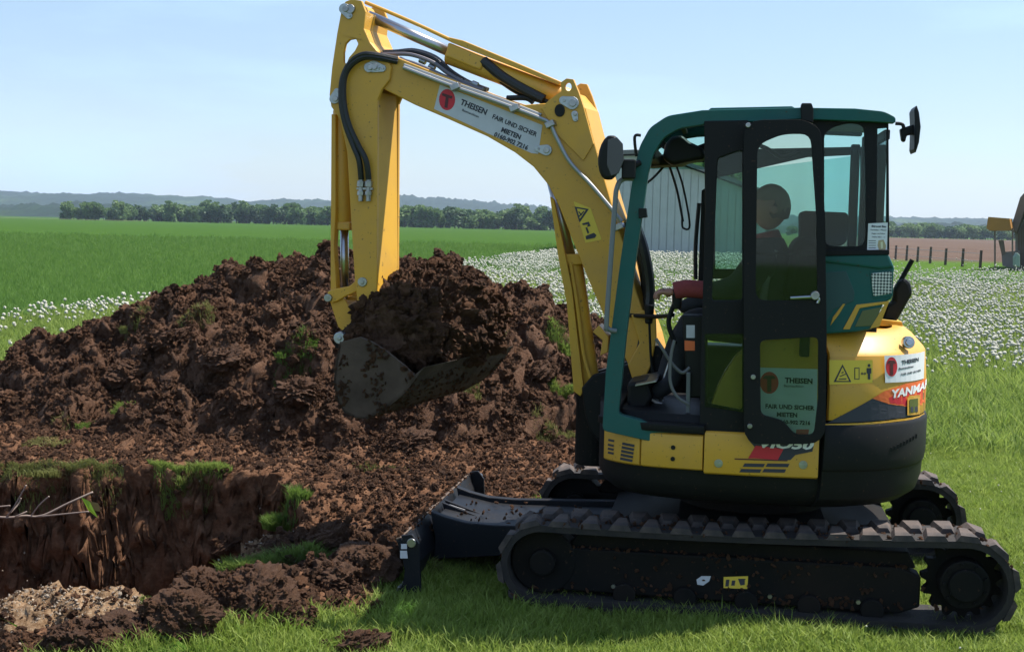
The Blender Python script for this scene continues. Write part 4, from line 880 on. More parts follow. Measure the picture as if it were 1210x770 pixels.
c = mixc(t, attr('crop'), grass_c, crop_f); c = mixc(t, attr('field'), c, field_c); c = mixc(t, attr('soil'), c, soil_nodes(t)); c = mixc(t, attr('gravel'), c, grav_c)
t.links.new(c, b.inputs['Base Color']); b.inputs['Roughness'].default_value = 1; b.inputs['Specular IOR Level'].default_value = .03
bp = t.nodes.new('ShaderNodeBump'); bp.inputs['Strength'].default_value = .8; bp.inputs['Distance'].default_value = .03; t.links.new(noise(t, 32, 8, .75), bp.inputs['Height']); t.links.new(bp.outputs[0], b.inputs['Normal'])
ground = link('ground', gme, gm_, smooth=False); tag(ground, kind='structure')
# spoil heap
hx = np.arange(-7.2, 2.3, .024); hy = np.arange(10.9, 16.6, .024); X, Y = np.meshgrid(hx, hy); Z = heap_z(X, Y); e = sstep(0, .3, Z)
hm = grid_mesh(X+e*(.05*fbm(X*6, Z*6+Y*3, 3, 100)), Y+e*(.06*fbm(X*5+4, Z*6, 3, 103)), Z)
bm = bmesh.new(); bm.from_mesh(hm); bmesh.ops.delete(bm, geom=[v for v in bm.verts if v.co.z < -.12], context='VERTS'); bm.to_mesh(hm); bm.free()
heap = link('soil_heap', hm, SOIL, smooth=False); tag(heap, 'long high heap of dug red brown soil behind the bucket and pit', 'soil heap')

# ---- scattering of uncountable small stuff
def proto_objects(meshes, m):
    out = []
    for k, me in enumerate(meshes):
        if m is not None: me.materials.clear(); me.materials.append(m)
        out.append(bpy.data.objects.new('scatter_source', me))
    return out
def scatter(name, protos, P, rot, scl, label=None, kind='stuff', parent=None):
    me = bpy.data.meshes.new('pts'); n = len(P); me.vertices.add(n); me.vertices.foreach_set('co', np.asarray(P, np.float32).ravel())
    a = me.attributes.new('rot', 'FLOAT_VECTOR', 'POINT'); a.data.foreach_set('vector', np.asarray(rot, np.float32).ravel())
    a = me.attributes.new('scl', 'FLOAT_VECTOR', 'POINT'); a.data.foreach_set('vector', np.asarray(scl, np.float32).ravel())
    a = me.attributes.new('idx', 'INT', 'POINT'); a.data.foreach_set('value', RNG.integers(0, len(protos), n).astype(np.int32))
    o = bpy.data.objects.new(name, me); COL.objects.link(o); o.parent = parent
    g = bpy.data.node_groups.new(name, 'GeometryNodeTree'); g.interface.new_socket('Geometry', in_out='INPUT', socket_type='NodeSocketGeometry'); g.interface.new_socket('Geometry', in_out='OUTPUT', socket_type='NodeSocketGeometry')
    N = g.nodes.new; i_ = N('NodeGroupInput'); o_ = N('NodeGroupOutput'); ip = N('GeometryNodeInstanceOnPoints'); jn = N('GeometryNodeJoinGeometry'); mpn = N('GeometryNodeMeshToPoints')
    for p in reversed(protos):
        oi = N('GeometryNodeObjectInfo'); oi.inputs['Object'].default_value = p; oi.inputs['As Instance'].default_value = True; g.links.new(oi.outputs['Geometry'], jn.inputs[0])
    def na(nm, ty): q = N('GeometryNodeInputNamedAttribute'); q.data_type = ty; q.inputs['Name'].default_value = nm; return q.outputs['Attribute']
    g.links.new(i_.outputs[0], ip.inputs['Points']); g.links.new(jn.outputs[0], ip.inputs['Instance']); ip.inputs['Pick Instance'].default_value = True
    g.links.new(na('idx', 'INT'), ip.inputs['Instance Index']); g.links.new(na('rot', 'FLOAT_VECTOR'), ip.inputs['Rotation']); g.links.new(na('scl', 'FLOAT_VECTOR'), ip.inputs['Scale'])
    g.links.new(ip.outputs[0], o_.inputs[0])
    md = o.modifiers.new('scatter', 'NODES'); md.node_group = g
    tag(o, label, kind=kind); return o
def euler_rand(n, tilt=.0): return np.stack([RNG.normal(0, tilt, n), RNG.normal(0, tilt, n), RNG.uniform(0, 2*PI, n)], -1)
def clod_mesh(seed, sub=2, sharp=.35, fine=0):
    bm = bmesh.new(); bmesh.ops.create_icosphere(bm, subdivisions=sub, radius=1); r = np.random.default_rng(seed); S = r.uniform(-10, 10, 3)
    for v in bm.verts:
        p = v.co; d = float(perlin(p.x*1.1+S[0]+p.z*.7, p.y*1.1+S[1]-p.z*.5, seed))*.6+float(perlin(p.x*2.7+S[1], p.z*2.7+p.y+S[2], seed+5))*sharp
        if fine: d += fine*float(perlin(p.x*6.3+p.y*3+seed, p.z*6.3-p.y*4, seed+8))+fine*.6*float(perlin(p.x*12+p.y*7+seed, p.z*12-p.y*9, seed+11))
        v.co = p*(1+d)
        v.co.x *= 1.15; v.co.z *= .75
    me = bpy.data.meshes.new('clod'); bm.to_mesh(me); bm.free(); return me
CL = proto_objects([clod_mesh(k, 3, .45, .22) for k in range(9)], SOILC)
SPK = mat('pale_stone', (.34, .27, .20), .85, var=.4, vscale=3)
# clods on the heap
n = 190000; x = RNG.uniform(-7, 2.0, n); y = RNG.uniform(11.0, 15.2, n); z = heap_z(x, y); k = z > .03; x, y, z = x[k], y[k], z[k]; n = len(x)
s = np.clip(RNG.pareto(2.7, n)*.007+.005, .005, .055); scatter('soil_clods', CL, np.stack([x, y, z+s*.15], -1), euler_rand(n, .8), np.stack([s]*3, -1))
tag(bpy.data.objects['soil_clods'], 'crumbled clods lying all over the soil heap')
# clods on the flat soil and the ridge
n = 90000; x = RNG.uniform(-4.6, 1.6, n); y = RNG.uniform(5.9, 12.4, n); k = (soil_mask(x, y) > .35) & ((sdist(x, y, PIT) > .04) | (RNG.random(n) < .22)); x, y = x[k], y[k]; z = ground_z(x, y); n = len(x)
s = np.clip(RNG.pareto(2.8, n)*.007+.005, .005, .03)
d = pdist(x, y, RIDGE); s = s*(1+.35*np.exp(-(d/.4)**2)); scatter('loose_soil', CL, np.stack([x, y, z+s*.2], -1), euler_rand(n, .8), np.stack([s]*3, -1)); tag(bpy.data.objects['loose_soil'], 'loose crumbs of soil round the pit rim')
# pale stones in the gravel slope and sprinkled over soil
PE = proto_objects([clod_mesh(k+40, 1, .1) for k in range(4)], SPK)
n = 5200; x = np.concatenate([RNG.normal(GC[0], .62, 3800), RNG.uniform(-4.6, 1.5, 1400)]); y = np.concatenate([RNG.normal(GC[1], .36, 3800), RNG.uniform(6, 14, 1400)]); k = soil_mask(x, y) > .5; x, y = x[k], y[k]; z = top_z(x, y); n = len(x); s = np.clip(RNG.pareto(3.5, n)*.005+.003, .003, .013)
scatter('gravel', PE, np.stack([x, y, z+s*.3], -1), euler_rand(n, .8), np.stack([s]*3, -1)); tag(bpy.data.objects['gravel'], 'pale gravel in the lit slope of the pit')

# big single clods
def place_clod(px_, py_, size, seed, label, group=None, dz=.2, base=SOIL):
    bm = bmesh.new(); bmesh.ops.create_icosphere(bm, subdivisions=5, radius=1); P = np.array([v.co[:] for v in bm.verts]); a, b_, c_ = P[:, 0]+seed*.37, P[:, 1]-seed*.21, P[:, 2]
    d = 1+.42*perlin(a*.9+c_*.8, b_*.9-c_*.6, seed)+.26*lumpy(a*1.3+c_, b_*1.3-c_*.9, 3, seed+3)+.16*fbm(a*4.5+c_*3, b_*4.5-c_*3.4, 4, seed+9, .75)+RNG.normal(0, .012, len(P))
    P = P*d[:, None]*np.array([1.15, .95, .62]); me = bpy.data.meshes.new('clod')
    for v, q in zip(bm.verts, P): v.co = q
    bm.to_mesh(me); bm.free()
    p = hit(px_, py_); o = link('soil_clod', me, base); o.location = p+Vector((0, 0, size*dz)); o.scale = (size,)*3; o.rotation_euler = (.25*math.sin(seed), .25*math.cos(seed), seed*1.3); tag(o, label, 'clod', group)
    EXTRA.append((P*size+np.array(o.location)+0.0)[RNG.integers(0, len(P), int(420*size/.15))]); return o
EXTRA = []
CLD = [(270, 664, 0.094, 201, 'lone clod of soil leaning out over the pit beside the long strip of sod'), (300, 712, 0.144, 202, 'large rough clod on the pit rim above the sunlit lawn'), (215, 735, 0.122, 203, 'dark lumpy clod at the near pit rim left of the lawn edge'),
       (235, 700, 0.101, 204, 'clod at the tip of the pit rim beside the gravel slope'), (390, 690, 0.122, 205, 'broad clod on the rim right of the grass strip'), (400, 640, 0.108, 206, 'clod between the small hollow and the dozer blade'), (438, 668, 0.115, 207, 'clod touching the left end of the dozer blade'),
       (150, 755, 0.108, 208, 'clod in the front left corner below the gravel slope'), (90, 762, 0.094, 209, 'leftmost pale brown clod in the front corner'), (345, 735, 0.094, 210, 'clod half sunk in grass at the edge of the lawn'), (502, 665, 0.061, 211, 'pale stone like clod right of the dozer blade end')]
for c_ in CLD: place_clod(*c_, group='big clods round the pit')
place_clod(425, 772, .10, 220, 'small clod lying alone in the grass at the bottom edge', 'big clods round the pit')
HB = [(205, 405, .15, 'rough clod high on the left shoulder of the heap'), (262, 425, .16, 'rough clod on the heap under its left summit'), (150, 440, .15, 'clod on the lower left flank of the heap'), (352, 465, .16, 'shaded clod on the heap left of the bucket'), (480, 525, .15, 'clod at the heap foot straight under the bucket'), (640, 440, .11, 'clod on the heap left of the boom cylinder')]
for i, (a, b_, s_, l_) in enumerate(HB): place_clod(a, b_, s_, 240+i, l_, 'large clods in the face of the heap', dz=.0)
P = np.concatenate(EXTRA); n = len(P); s = np.clip(RNG.pareto(2.6, n)*.006+.005, .005, .025); scatter('clod_crumbs', CL, P, euler_rand(n, .9), np.stack([s]*3, -1)); tag(bpy.data.objects['clod_crumbs'], 'crumbs clinging to the big clods')

# ================================================================ GRASS
def mat_leaf(name, c1, c2, tr=.35, rough=.6):
    m = bpy.data.materials.new(name); m.use_nodes = True; t = m.node_tree; b = t.nodes['Principled BSDF']
    oi = t.nodes.new('ShaderNodeObjectInfo'); col = ramp(t, [(0, c1), (1, c2)], oi.outputs['Random']); t.links.new(col, b.inputs['Base Color']); b.inputs['Roughness'].default_value = rough; b.inputs['Specular IOR Level'].default_value = .25
    o = [n_ for n_ in t.nodes if n_.type == 'OUTPUT_MATERIAL'][0]; tl = t.nodes.new('ShaderNodeBsdfTranslucent'); mx = t.nodes.new('ShaderNodeMixShader'); mx.inputs[0].default_value = tr
    t.links.new(col, tl.inputs[0]); t.links.new(b.outputs[0], mx.inputs[1]); t.links.new(tl.outputs[0], mx.inputs[2]); t.links.new(mx.outputs[0], o.inputs['Surface']); return m
LAWN = mat_leaf('lawn_grass', (.17, .25, .035), (.30, .37, .085), .5); DRYG = mat_leaf('dry_grass', (.10, .13, .03), (.26, .24, .09)); CROPM = mat_leaf('crop_leaves', (.095, .195, .035), (.145, .26, .05), .5); MEAD = mat_leaf('meadow_grass', (.16, .24, .04), (.27, .34, .08), .5)
def tuft_mesh(seed, n, h, spread, wdt, lean=.5):
    r = random.Random(seed); v = []; f = []
    for _ in range(n):
        a = r.uniform(0, 2*PI); d = spread*math.sqrt(r.random()); x, y = d*math.cos(a), d*math.sin(a); hh = h*r.uniform(.5, 1.15); la = r.uniform(0, 2*PI); ln = hh*lean*r.uniform(.1, 1); wa = r.uniform(0, PI); wx, wy = math.cos(wa)*wdt/2, math.sin(wa)*wdt/2
        k = len(v)
        v += [(x-wx, y-wy, -.01), (x+wx, y+wy, -.01), (x+math.cos(la)*ln*.35+wx*.8, y+math.sin(la)*ln*.35+wy*.8, hh*.6), (x+math.cos(la)*ln*.35-wx*.8, y+math.sin(la)*ln*.35-wy*.8, hh*.6), (x+math.cos(la)*ln, y+math.sin(la)*ln, hh)]
        f += [(k, k+1, k+2, k+3), (k+3, k+2, k+4)]
    return mesh(v, f)
def inside_view(x, y, mpx=60):
    u = x/y*FPX+605; return (u > -mpx) & (u < 1210+mpx)
# lawn in front, right of and behind the machine
T1 = proto_objects([tuft_mesh(k, 15, .065, .06, .006, 1.1) for k in range(6)], LAWN)
n = 62000; x = RNG.uniform(-3.2, 5.2, n); y = 5.6+RNG.power(1.3, n)*6.9; k = (soil_mask(x, y) < .45) & inside_view(x, y); x, y = x[k], y[k]; z = ground_z(x, y); n = len(x)
s = RNG.uniform(.6, 1.25, n)*(1+.35*fbm(x*1.3, y*1.3, 2, 111)); scatter('lawn_grass', T1, np.stack([x, y, z], -1), euler_rand(n, .18), np.stack([s, s, s], -1)); tag(bpy.data.objects['lawn_grass'], 'short sunlit lawn around the excavator')
# meadow grass farther out
T2 = proto_objects([tuft_mesh(k+20, 16, .20, .14, .011, .9) for k in range(5)], MEAD)
n = 52000; y = 12+RNG.power(1.15, n)*38; x = RNG.uniform(-.42, .42, n)*y; k = (soil_mask(x, y) < .3) & (crop_side(x, y) > 0); x, y = x[k], y[k]; n = len(x); s = RNG.uniform(.6, 1.3, n)*(1+y*.012); scatter('meadow_grass', T2, np.stack([x, y, 0*x], -1), euler_rand(n, .15), np.stack([s, s, s*.9], -1)); tag(bpy.data.objects['meadow_grass'], 'rough meadow grass behind the excavator')
# crop rows on the left
T3 = proto_objects([tuft_mesh(k+40, 18, .24, .16, .012, .8) for k in range(5)], CROPM)
n = 170000; y = 15+RNG.power(1.0, n)*135; x = RNG.uniform(-.72, .2, n)*y; k = (soil_mask(x, y) < .3) & (crop_side(x, y) < 0) & (RNG.random(n) < sstep(150, 30, y)); x, y = x[k], y[k]; n = len(x); s = RNG.uniform(.75, 1.1, n)*(1+y*.012); scatter('cereal_crop', T3, np.stack([x, y, 0*x], -1), euler_rand(n, .12), np.stack([s, s, s*.8], -1)); tag(bpy.data.objects['cereal_crop'], 'even dark green cereal crop on the left field')
# dandelion clocks
PUFF = mat('dandelion_clock', (.47, .45, .37), .9); STALK = mat('dandelion_stalk', (.10, .16, .04), .7)
def puff_mesh(seed):
    bm = bmesh.new(); bmesh.ops.create_icosphere(bm, subdivisions=1, radius=.030); r = random.Random(seed)
    for v in bm.verts: v.co *= r.uniform(.85, 1.12); v.co.z += .30
    c1 = len(bm.faces); q = [bm.verts.new(p) for p in ((-.003, 0, 0), (.003, 0, 0), (.012, .01, .28), (.006, .01, .28))]; fc = bm.faces.new(q); fc.material_index = 1
    me = bpy.data.meshes.new('puff'); bm.to_mesh(me); bm.free(); me.materials.append(PUFF); me.materials.append(STALK); return me
PF = [bpy.data.objects.new('scatter_source', puff_mesh(k)) for k in range(4)]
def dens(x, y):
    u = x/y*FPX+605+0*y; v = 270+(u-605)*.0225+CAMH*FPX/y      # only used to follow where the meadow is white
    a = sstep(470, 425, v)*sstep(322, 352, v)*sstep(1040, 1090, u)            # right of the machine
    b = (u < 900)*sstep(420, 380, v)*(crop_side(x, y) > -20)*(u > 430)         # behind the heap, seen under the boom
    a2 = (u > 850)*(u <= 1090)*sstep(470, 380, v)*sstep(322, 350, v)
    c_ = (u <= 430)*sstep(150, 0, np.abs(crop_side(x, y)-40))*.42
    patchy = .28+1.2*sstep(-.4, .35, fbm(x*.4, y*.22, 3, 130))*(.25+.75*sstep(-.3, .3, fbm(x*1.8, y*1.2, 2, 133)))
    return np.clip(np.maximum.reduce([a*1.0, b*1.0, a2*.85, c_, .012+0*a]), 0, 1)*patchy
n = 230000; y = 11.5+RNG.power(1.5, n)*85; x = RNG.uniform(-.42, .42, n)*y
k = (RNG.random(n) < dens(x, y)*np.clip(26/y, .45, 1.0)) & (soil_mask(x, y) < .2) & (crop_side(x, y) > -25) & ((y > 13.5) | (RNG.random(n) < .1)); x, y = x[k], y[k]; n = len(x); s = RNG.uniform(.5, 1.2, n)*(1+np.clip(y-25, 0, 60)*.008)
s = s*(1-.0*x); scatter('dandelion_clocks', PF, np.stack([x, y, 0*x], -1), euler_rand(n, .12), np.stack([s, s, s], -1)); tag(bpy.data.objects['dandelion_clocks'], 'white dandelion clocks crowding the meadow'); print('puffs', n)
# few small daisies and clover heads in the lawn
PF2 = [bpy.data.objects.new('scatter_source', puff_mesh(k+9)) for k in range(2)]
n = 260; x = RNG.uniform(1.5, 5.2, n); y = RNG.uniform(6.2, 12.5, n); k = (soil_mask(x, y) < .2) & (x > .26*y); x, y = x[k], y[k]; n = len(x); s = RNG.uniform(.12, .26, n); scatter('lawn_flowers', PF2, np.stack([x, y, 0*x], -1), euler_rand(n, .2), np.stack([s, s, s], -1)); tag(bpy.data.objects['lawn_flowers'], 'tiny white flowers dotted in the lawn')

# grassy sods on the soil
def sod(px_, py_, w_, d_, m, label, n=900, h=.07, hang=False, ang=0, droop=0):
    p = hit(px_, py_); r = random.Random(int(px_*7+py_)); v = []; f = []; gxs = p.x+np.linspace(-.7, .7, 141); gys = p.y+np.linspace(-.7, .7, 141); TZ = top_z(*np.meshgrid(gxs, gys))-p.z
    for _ in range(n):
        a = r.uniform(0, 2*PI); q = math.sqrt(r.random()); lx, ly = q*math.cos(a)*w_, q*math.sin(a)*d_; gx = lx*math.cos(ang)-ly*math.sin(ang); gy = lx*math.sin(ang)+ly*math.cos(ang)
        gz = float(TZ[int(round((gy+.7)*100)), int(round((gx+.7)*100))])
        if abs(gz) > .35: gz = -.02
        hh = h*r.uniform(.4, 1.3)*(1-.4*q); la = r.uniform(0, 2*PI); ln = hh*r.uniform(.2, 1.0); wx = math.cos(a)*.003; wy = math.sin(a)*.003; k = len(v)
        v += [(gx-wx, gy-wy, gz-.02), (gx+wx, gy+wy, gz-.02), (gx+math.cos(la)*ln*.4+wx, gy+math.sin(la)*ln*.4+wy, gz+hh*.6), (gx+math.cos(la)*ln*.4-wx, gy+math.sin(la)*ln*.4-wy, gz+hh*.6), (gx+math.cos(la)*ln, gy+math.sin(la)*ln-.02, gz+hh-droop*r.random())]
        f += [(k, k+1, k+2, k+3), (k+3, k+2, k+4)]
    o = link('grass_sod', mesh(v, f), m); o.location = p; tag(o, label, 'sod', 'sods of grass on the dug soil'); return o
SODM = mat_leaf('sod_grass', (.10, .17, .03), (.20, .26, .06), .45)
SODS = [(350, 418, .20, .15, SODM, 'bright green sod on the heap left of the bucket', 1100, .055), (232, 368, .18, .14, DRYG, 'yellowish sod high on the left shoulder of the heap', 1000, .06), (160, 392, .15, .14, DRYG, 'pale sod beside the dandelions at the left edge of the heap', 1000, .08),
        (146, 484, .11, .10, SODM, 'small round sod on the lower left face of the heap', 900, .06), (105, 505, .12, .08, SODM, 'small sod left of and below the round one', 500, .05), (72, 503, .08, .06, DRYG, 'tiny dry sod at the far lower left of the heap', 350, .05),
        (55, 527, .20, .12, DRYG, 'mossy dry sod on the flat soil at the left', 900, .05), (70, 556, .50, .13, DRYG, 'long dry strip of turf at the pit rim on the left', 2600, .06), (225, 562, .33, .10, SODM, 'bright turf strip overhanging the pit in the middle', 2200, .07),
        (338, 622, .18, .14, SODM, 'bright sod above the hollow at the right end of the pit', 1600, .10), (330, 668, .36, .13, SODM, 'long slanting strip of fresh grass on the pit rim', 3200, .09), (581, 380, .13, .12, DRYG, 'pale green sod right of the soil in the bucket', 800, .08),
        (662, 410, .14, .12, SODM, 'dark green sod left of the boom cylinder', 1100, .10), (664, 472, .13, .1, SODM, 'round dark sod at the foot of the boom cylinder', 1100, .08), (655, 508, .2, .1, DRYG, 'thin yellow green sod near the far track', 700, .07), (556, 462, .08, .10, DRYG, 'dry sod hanging below the bucket lip', 500, .08),
        (505, 674, .10, .08, DRYG, 'scruffy grass clump directly right of the blade end', 700, .08), (572, 675, .30, .14, DRYG, 'sunlit ragged grass between the blade and the track', 1500, .09), (450, 556, .25, .07, DRYG, 'thin dry grass streak on the flat soil under the bucket', 350, .04), (180, 718, .07, .06, SODM, 'tiny green sprig on the rim next to the gravel slope', 200, .06)]
for s_ in SODS: sod(*s_[:6], n=s_[6], h=s_[7], ang={330: R(28), 338: R(-20)}.get(s_[0], 0))

# bare branch with one leaf across the pit
BR = mat('bare_branch', (.27, .20, .16), .8, var=.3, vscale=30); LF = mat_leaf('green_leaf', (.20, .34, .03), (.20, .34, .03))
def bp_(a, b, D): p = AT(a, b, D); return p
D0 = 9.6
tw = empty('bare_branch', bp_(0, 610, D0)); tag(tw, 'thin bare branch with one bright leaf sticking out across the dark pit', 'branch')
def twp(L, r_): return MB().tube([bp_(a, b, D0+dd)-tw.location for a, b, dd in L], r_, 6)
twp([(-25, 608, 0), (8, 611, 0), (30, 609, .03), (42, 610, .05), (55, 607, .05), (75, 597, .08), (90, 590, .1), (110, 581, .15)], .008).build('main_stem', BR, tw, 0, True)
for L in ([(8, 610, 0), (15, 601, -.03), (22, 589, -.05), (31, 573, -.08)], [(12, 606, 0), (21, 596, .05), (25, 588, .06)], [(18, 610, 0), (25, 607, .0), (32, 604, .02)], [(37, 609, .05), (46, 597, .02), (58, 586, 0)], [(46, 610, .05), (75, 607, .0), (105, 604, -.03)], [(-20, 600, 0), (2, 598, 0), (12, 597, .0)]): twp(L, .0055).build('twig', BR, tw, 0, True)
a0, a1, a2, a3 = [bp_(a, b, D0+.05)-tw.location for a, b in ((96, 587), (106, 592), (116, 612), (104, 602))]
MB().add([a0, a1, a2, a3, a1+Vector((0, .03, .01)), (a0+a2)/2+Vector((0, -.01, 0))], [(0, 1, 5), (1, 2, 5), (2, 3, 5), (3, 0, 5)]).build('leaf', LF, tw)
b0 = [bp_(a, b, D0+.08)-tw.location for a, b in ((106, 592), (116, 594), (119, 604), (112, 603))]
MB().add(b0, [(0, 1, 2, 3)]).build('leaf', mat_leaf('dry_leaf', (.16, .12, .05), (.16, .12, .05)), tw)
g0 = [bp_(a, b, 6.9) for a, b in ((-8, 726), (8, 733), (22, 742), (20, 738))]; gb = link('long_grass', mesh([p-g0[0] for p in g0], [(0, 1, 2, 3)]), LF); gb.location = g0[0]; tag(gb, 'single long grass blade at the left edge over the shaded hollow', 'grass blade')

# ================================================================ SOIL IN THE BUCKET
lo = [(432, 362, .30), (452, 345, .1), (470, 334, -.1), (505, 322, -.3), (545, 320, -.55), (562, 338, -.75), (575, 370, -.85), (583, 402, -.86), (560, 425, -.5), (520, 440, .0), (485, 447, .35), (450, 425, .45), (425, 400, .42)]
bm = bmesh.new(); bmesh.ops.create_icosphere(bm, subdivisions=6, radius=1)
cA = M3(452, 402, .36); cB = M3(556, 376, -.74)
P = np.array([v.co[:] for v in bm.verts]); t_ = (P[:, 0]+1)/2; rr_ = np.sqrt(np.clip(1-P[:, 0]**2, 0, 1))**.5
n1 = lumpy(P[:, 0]*2.4+P[:, 2]*1.5, P[:, 1]*2.4+P[:, 2]*1.2, 3, 150); n2 = fbm(P[:, 0]*9+P[:, 2]*7, P[:, 1]*9-P[:, 2]*3, 4, 155, .75)
yz = P[:, 1:]/np.maximum(np.hypot(P[:, 1], P[:, 2]), 1e-6)[:, None]; rad = rr_*(.245+.07*t_+.055*n1+.035*n2)
AX = np.array(cA)[None]*(1-t_)[:, None]+np.array(cB)[None]*t_[:, None]
Q = AX+np.stack([yz[:, 0]*rad*1.02, -.05*(1-2*t_)+P[:, 0]*.04+.03*n2, yz[:, 1]*rad*np.where(yz[:, 1] > 0, 1.12, .8)], -1)
for v, q in zip(bm.verts, Q): v.co = q
me = bpy.data.meshes.new('load'); bm.to_mesh(me); bm.free(); load = link('soil_load', me, SOIL); load.matrix_world = EX.matrix_world if False else Matrix.Translation(MO) @ Matrix.Rotation(PI-MA, 4, 'Z')
tag(load, 'mound of dark soil heaped in the raised excavator bucket', 'soil load')
EXM = Matrix.Translation(MO) @ Matrix.Rotation(PI-MA, 4, 'Z')
lv_ = [EXM @ v.co for v in me.vertices]; idx = RNG.integers(0, len(lv_), 4000); P = np.array([lv_[i] for i in idx]); s = np.clip(RNG.pareto(2.2, 4000)*.008+.006, .006, .05)
lc_ = scatter('load_crumbs', CL, P, euler_rand(4000, .9), np.stack([s]*3, -1)); tag(lc_, 'crumbs of soil over the bucket load')

# mud on tracks, frame, blade and bucket
def mud(name, pts, smin, smax, label):
    P = np.array([EXM @ Vector(p) for p in pts]); n = len(P); s = RNG.uniform(smin, smax, n)**1.0
    o = scatter(name, CL, P, euler_rand(n, .9), np.stack([s, s, s*.7], -1)); tag(o, label); return o
q = []; tp = resample(track_path(), 300)
for (ya, yb) in ((.60, .975), (-.975, -.60)):
    for _ in range(950):
        p, d = random.choice(tp); nn = Vector((d.y, -d.x)); f_ = random.uniform(-.01, .012); q.append((p.x+nn.x*f_, random.uniform(ya, yb), p.y+nn.y*f_))
for _ in range(170): q.append((random.gauss(0, .5), .872, random.choice((random.uniform(.08, .14), random.uniform(.10, .30)))))
for _ in range(260): q.append((random.uniform(-.8, 1), random.uniform(.74, .87), .31))
mud('mud_on_tracks', q, .004, .013, 'dried mud crumbs stuck to the tracks and side frame')
q = []
for _ in range(420): t = random.random(); x_, z_ = random.choice([(1.885, .33), (1.85, .26), (1.875, .335)]); q.append((x_+random.gauss(0, .01), random.uniform(-.97, .97), z_+random.gauss(0, .01)))
for _ in range(60): q.append((random.uniform(1.0, 1.75), random.uniform(-.36, .33), .295+random.uniform(-.01, .006)))
mud('mud_on_blade', q, .004, .012, 'crumbs of soil along the top edge of the dozer blade')
q = []
for _ in range(700):
    i = random.randrange(len(shellp)-1); t_ = random.random()**1.5; u_ = random.random(); x_ = shellp[i][0]*(1-u_)+shellp[i+1][0]*u_; z_ = shellp[i][1]*(1-u_)+shellp[i+1][1]*u_; q.append(bx(x_, z_, t_))
for _ in range(500):
    e_ = random.randrange(len(bp2)); t2 = random.random(); a_ = (bp2[e_][0]*(1-t2)+bp2[(e_+1) % len(bp2)][0]*t2, bp2[e_][1]*(1-t2)+bp2[(e_+1) % len(bp2)][1]*t2); r__ = random.random()**.4
    if perlin((a_[0]-cx)*r__*9, (a_[1]-cz)*r__*9, 7) > .02: q.append((cx+(a_[0]-cx)*r__, BKA+.002, cz+(a_[1]-cz)*r__))
mud('mud_on_bucket', q, .003, .012, 'soil caked on the outside of the bucket')

# ================================================================ OPERATOR
def skin_body(name, joints, bones, radii, m, parent=None, sub=2):
    me = bpy.data.meshes.new(name); names = list(joints); me.from_pydata([joints[k] for k in names], [(names.index(a), names.index(b)) for a, b in bones], []); me.update()
    o = bpy.data.objects.new(name, me); COL.objects.link(o); me.materials.append(m); o.parent = parent
    sk = o.modifiers.new('skin', 'SKIN'); sk.use_smooth_shade = True
    for i, k in enumerate(names):
        r_ = radii[k]; me.skin_vertices[0].data[i].radius = r_ if isinstance(r_, tuple) else (r_, r_)
    me.skin_vertices[0].data[0].use_root = True
    s_ = o.modifiers.new('sub', 'SUBSURF'); s_.levels = sub; s_.render_levels = sub; return o
OP = empty('person', (0, 0, 0)); OP.matrix_world = EXM; OP.location = EXM @ Vector((-.2, .42, 0)); tag(OP, 'person in a dark jacket and tan cap seated at the controls inside the cab', 'person')
def q3(a, b, y): p = M3(a, b, y); return (p.x+.2, p.y-.42, p.z)
J = dict(pelvis=q3(912, 388, .42), waist=q3(914, 360, .42), chest=q3(912, 318, .42), neck0=q3(908, 290, .42), neck1=q3(904, 276, .42),
         shl=q3(908, 300, .60), ell=q3(872, 343, .66), wrl=q3(828, 344, .66), shr=q3(908, 300, .24), elr=q3(872, 343, .20), wrr=q3(800, 365, .17),
         hipl=q3(905, 390, .54), knl=q3(812, 375, .56), anl=q3(796, 452, .54), tol=q3(770, 466, .54), hipr=q3(905, 390, .30), knr=q3(808, 385, .28), anr=q3(782, 455, .30), tor=q3(758, 466, .30))
body = skin_body('jacket_and_trousers', J, [('pelvis', 'waist'), ('waist', 'chest'), ('chest', 'neck0'), ('neck0', 'neck1'), ('chest', 'shl'), ('shl', 'ell'), ('ell', 'wrl'), ('chest', 'shr'), ('shr', 'elr'), ('elr', 'wrr'), ('pelvis', 'hipl'), ('hipl', 'knl'), ('knl', 'anl'), ('anl', 'tol'), ('pelvis', 'hipr'), ('hipr', 'knr'), ('knr', 'anr'), ('anr', 'tor')],
                 dict(pelvis=(.16, .19), waist=(.20, .22), chest=(.19, .22), neck0=.10, neck1=.055, shl=.115, ell=.085, wrl=.040, shr=.115, elr=.085, wrr=.04, hipl=.10, knl=.075, anl=.05, tol=.045, hipr=.10, knr=.075, anr=.05, tor=.045), CLOTH, OP)
# sleeve cuff in red, hand with five fingers round the lever
cu = MB().tube([q3(836, 343, .66), q3(812, 341, .66), q3(797, 344, .66)], .048, 12).build('red_cuff', REDC, OP, .0, True)
w0 = Vector(q3(800, 345, .66)); hx_, hz_ = Vector((1, 0, 0)), Vector((0, 0, 1))
H_ = dict(w=w0, p=w0+Vector((.045, 0, -.002)), k1=w0+Vector((.085, .03, 0)), k2=w0+Vector((.09, .01, .004)), k3=w0+Vector((.088, -.012, .002)), k4=w0+Vector((.08, -.032, -.004)), th=w0+Vector((.03, -.045, -.01)), th2=w0+Vector((.06, -.055, -.03)))
bn = [('w', 'p'), ('p', 'k1'), ('p', 'k2'), ('p', 'k3'), ('p', 'k4'), ('p', 'th'), ('th', 'th2')]; rad = dict(w=.028, p=(.03, .022), k1=.011, k2=.0115, k3=.011, k4=.010, th=.012, th2=.009)
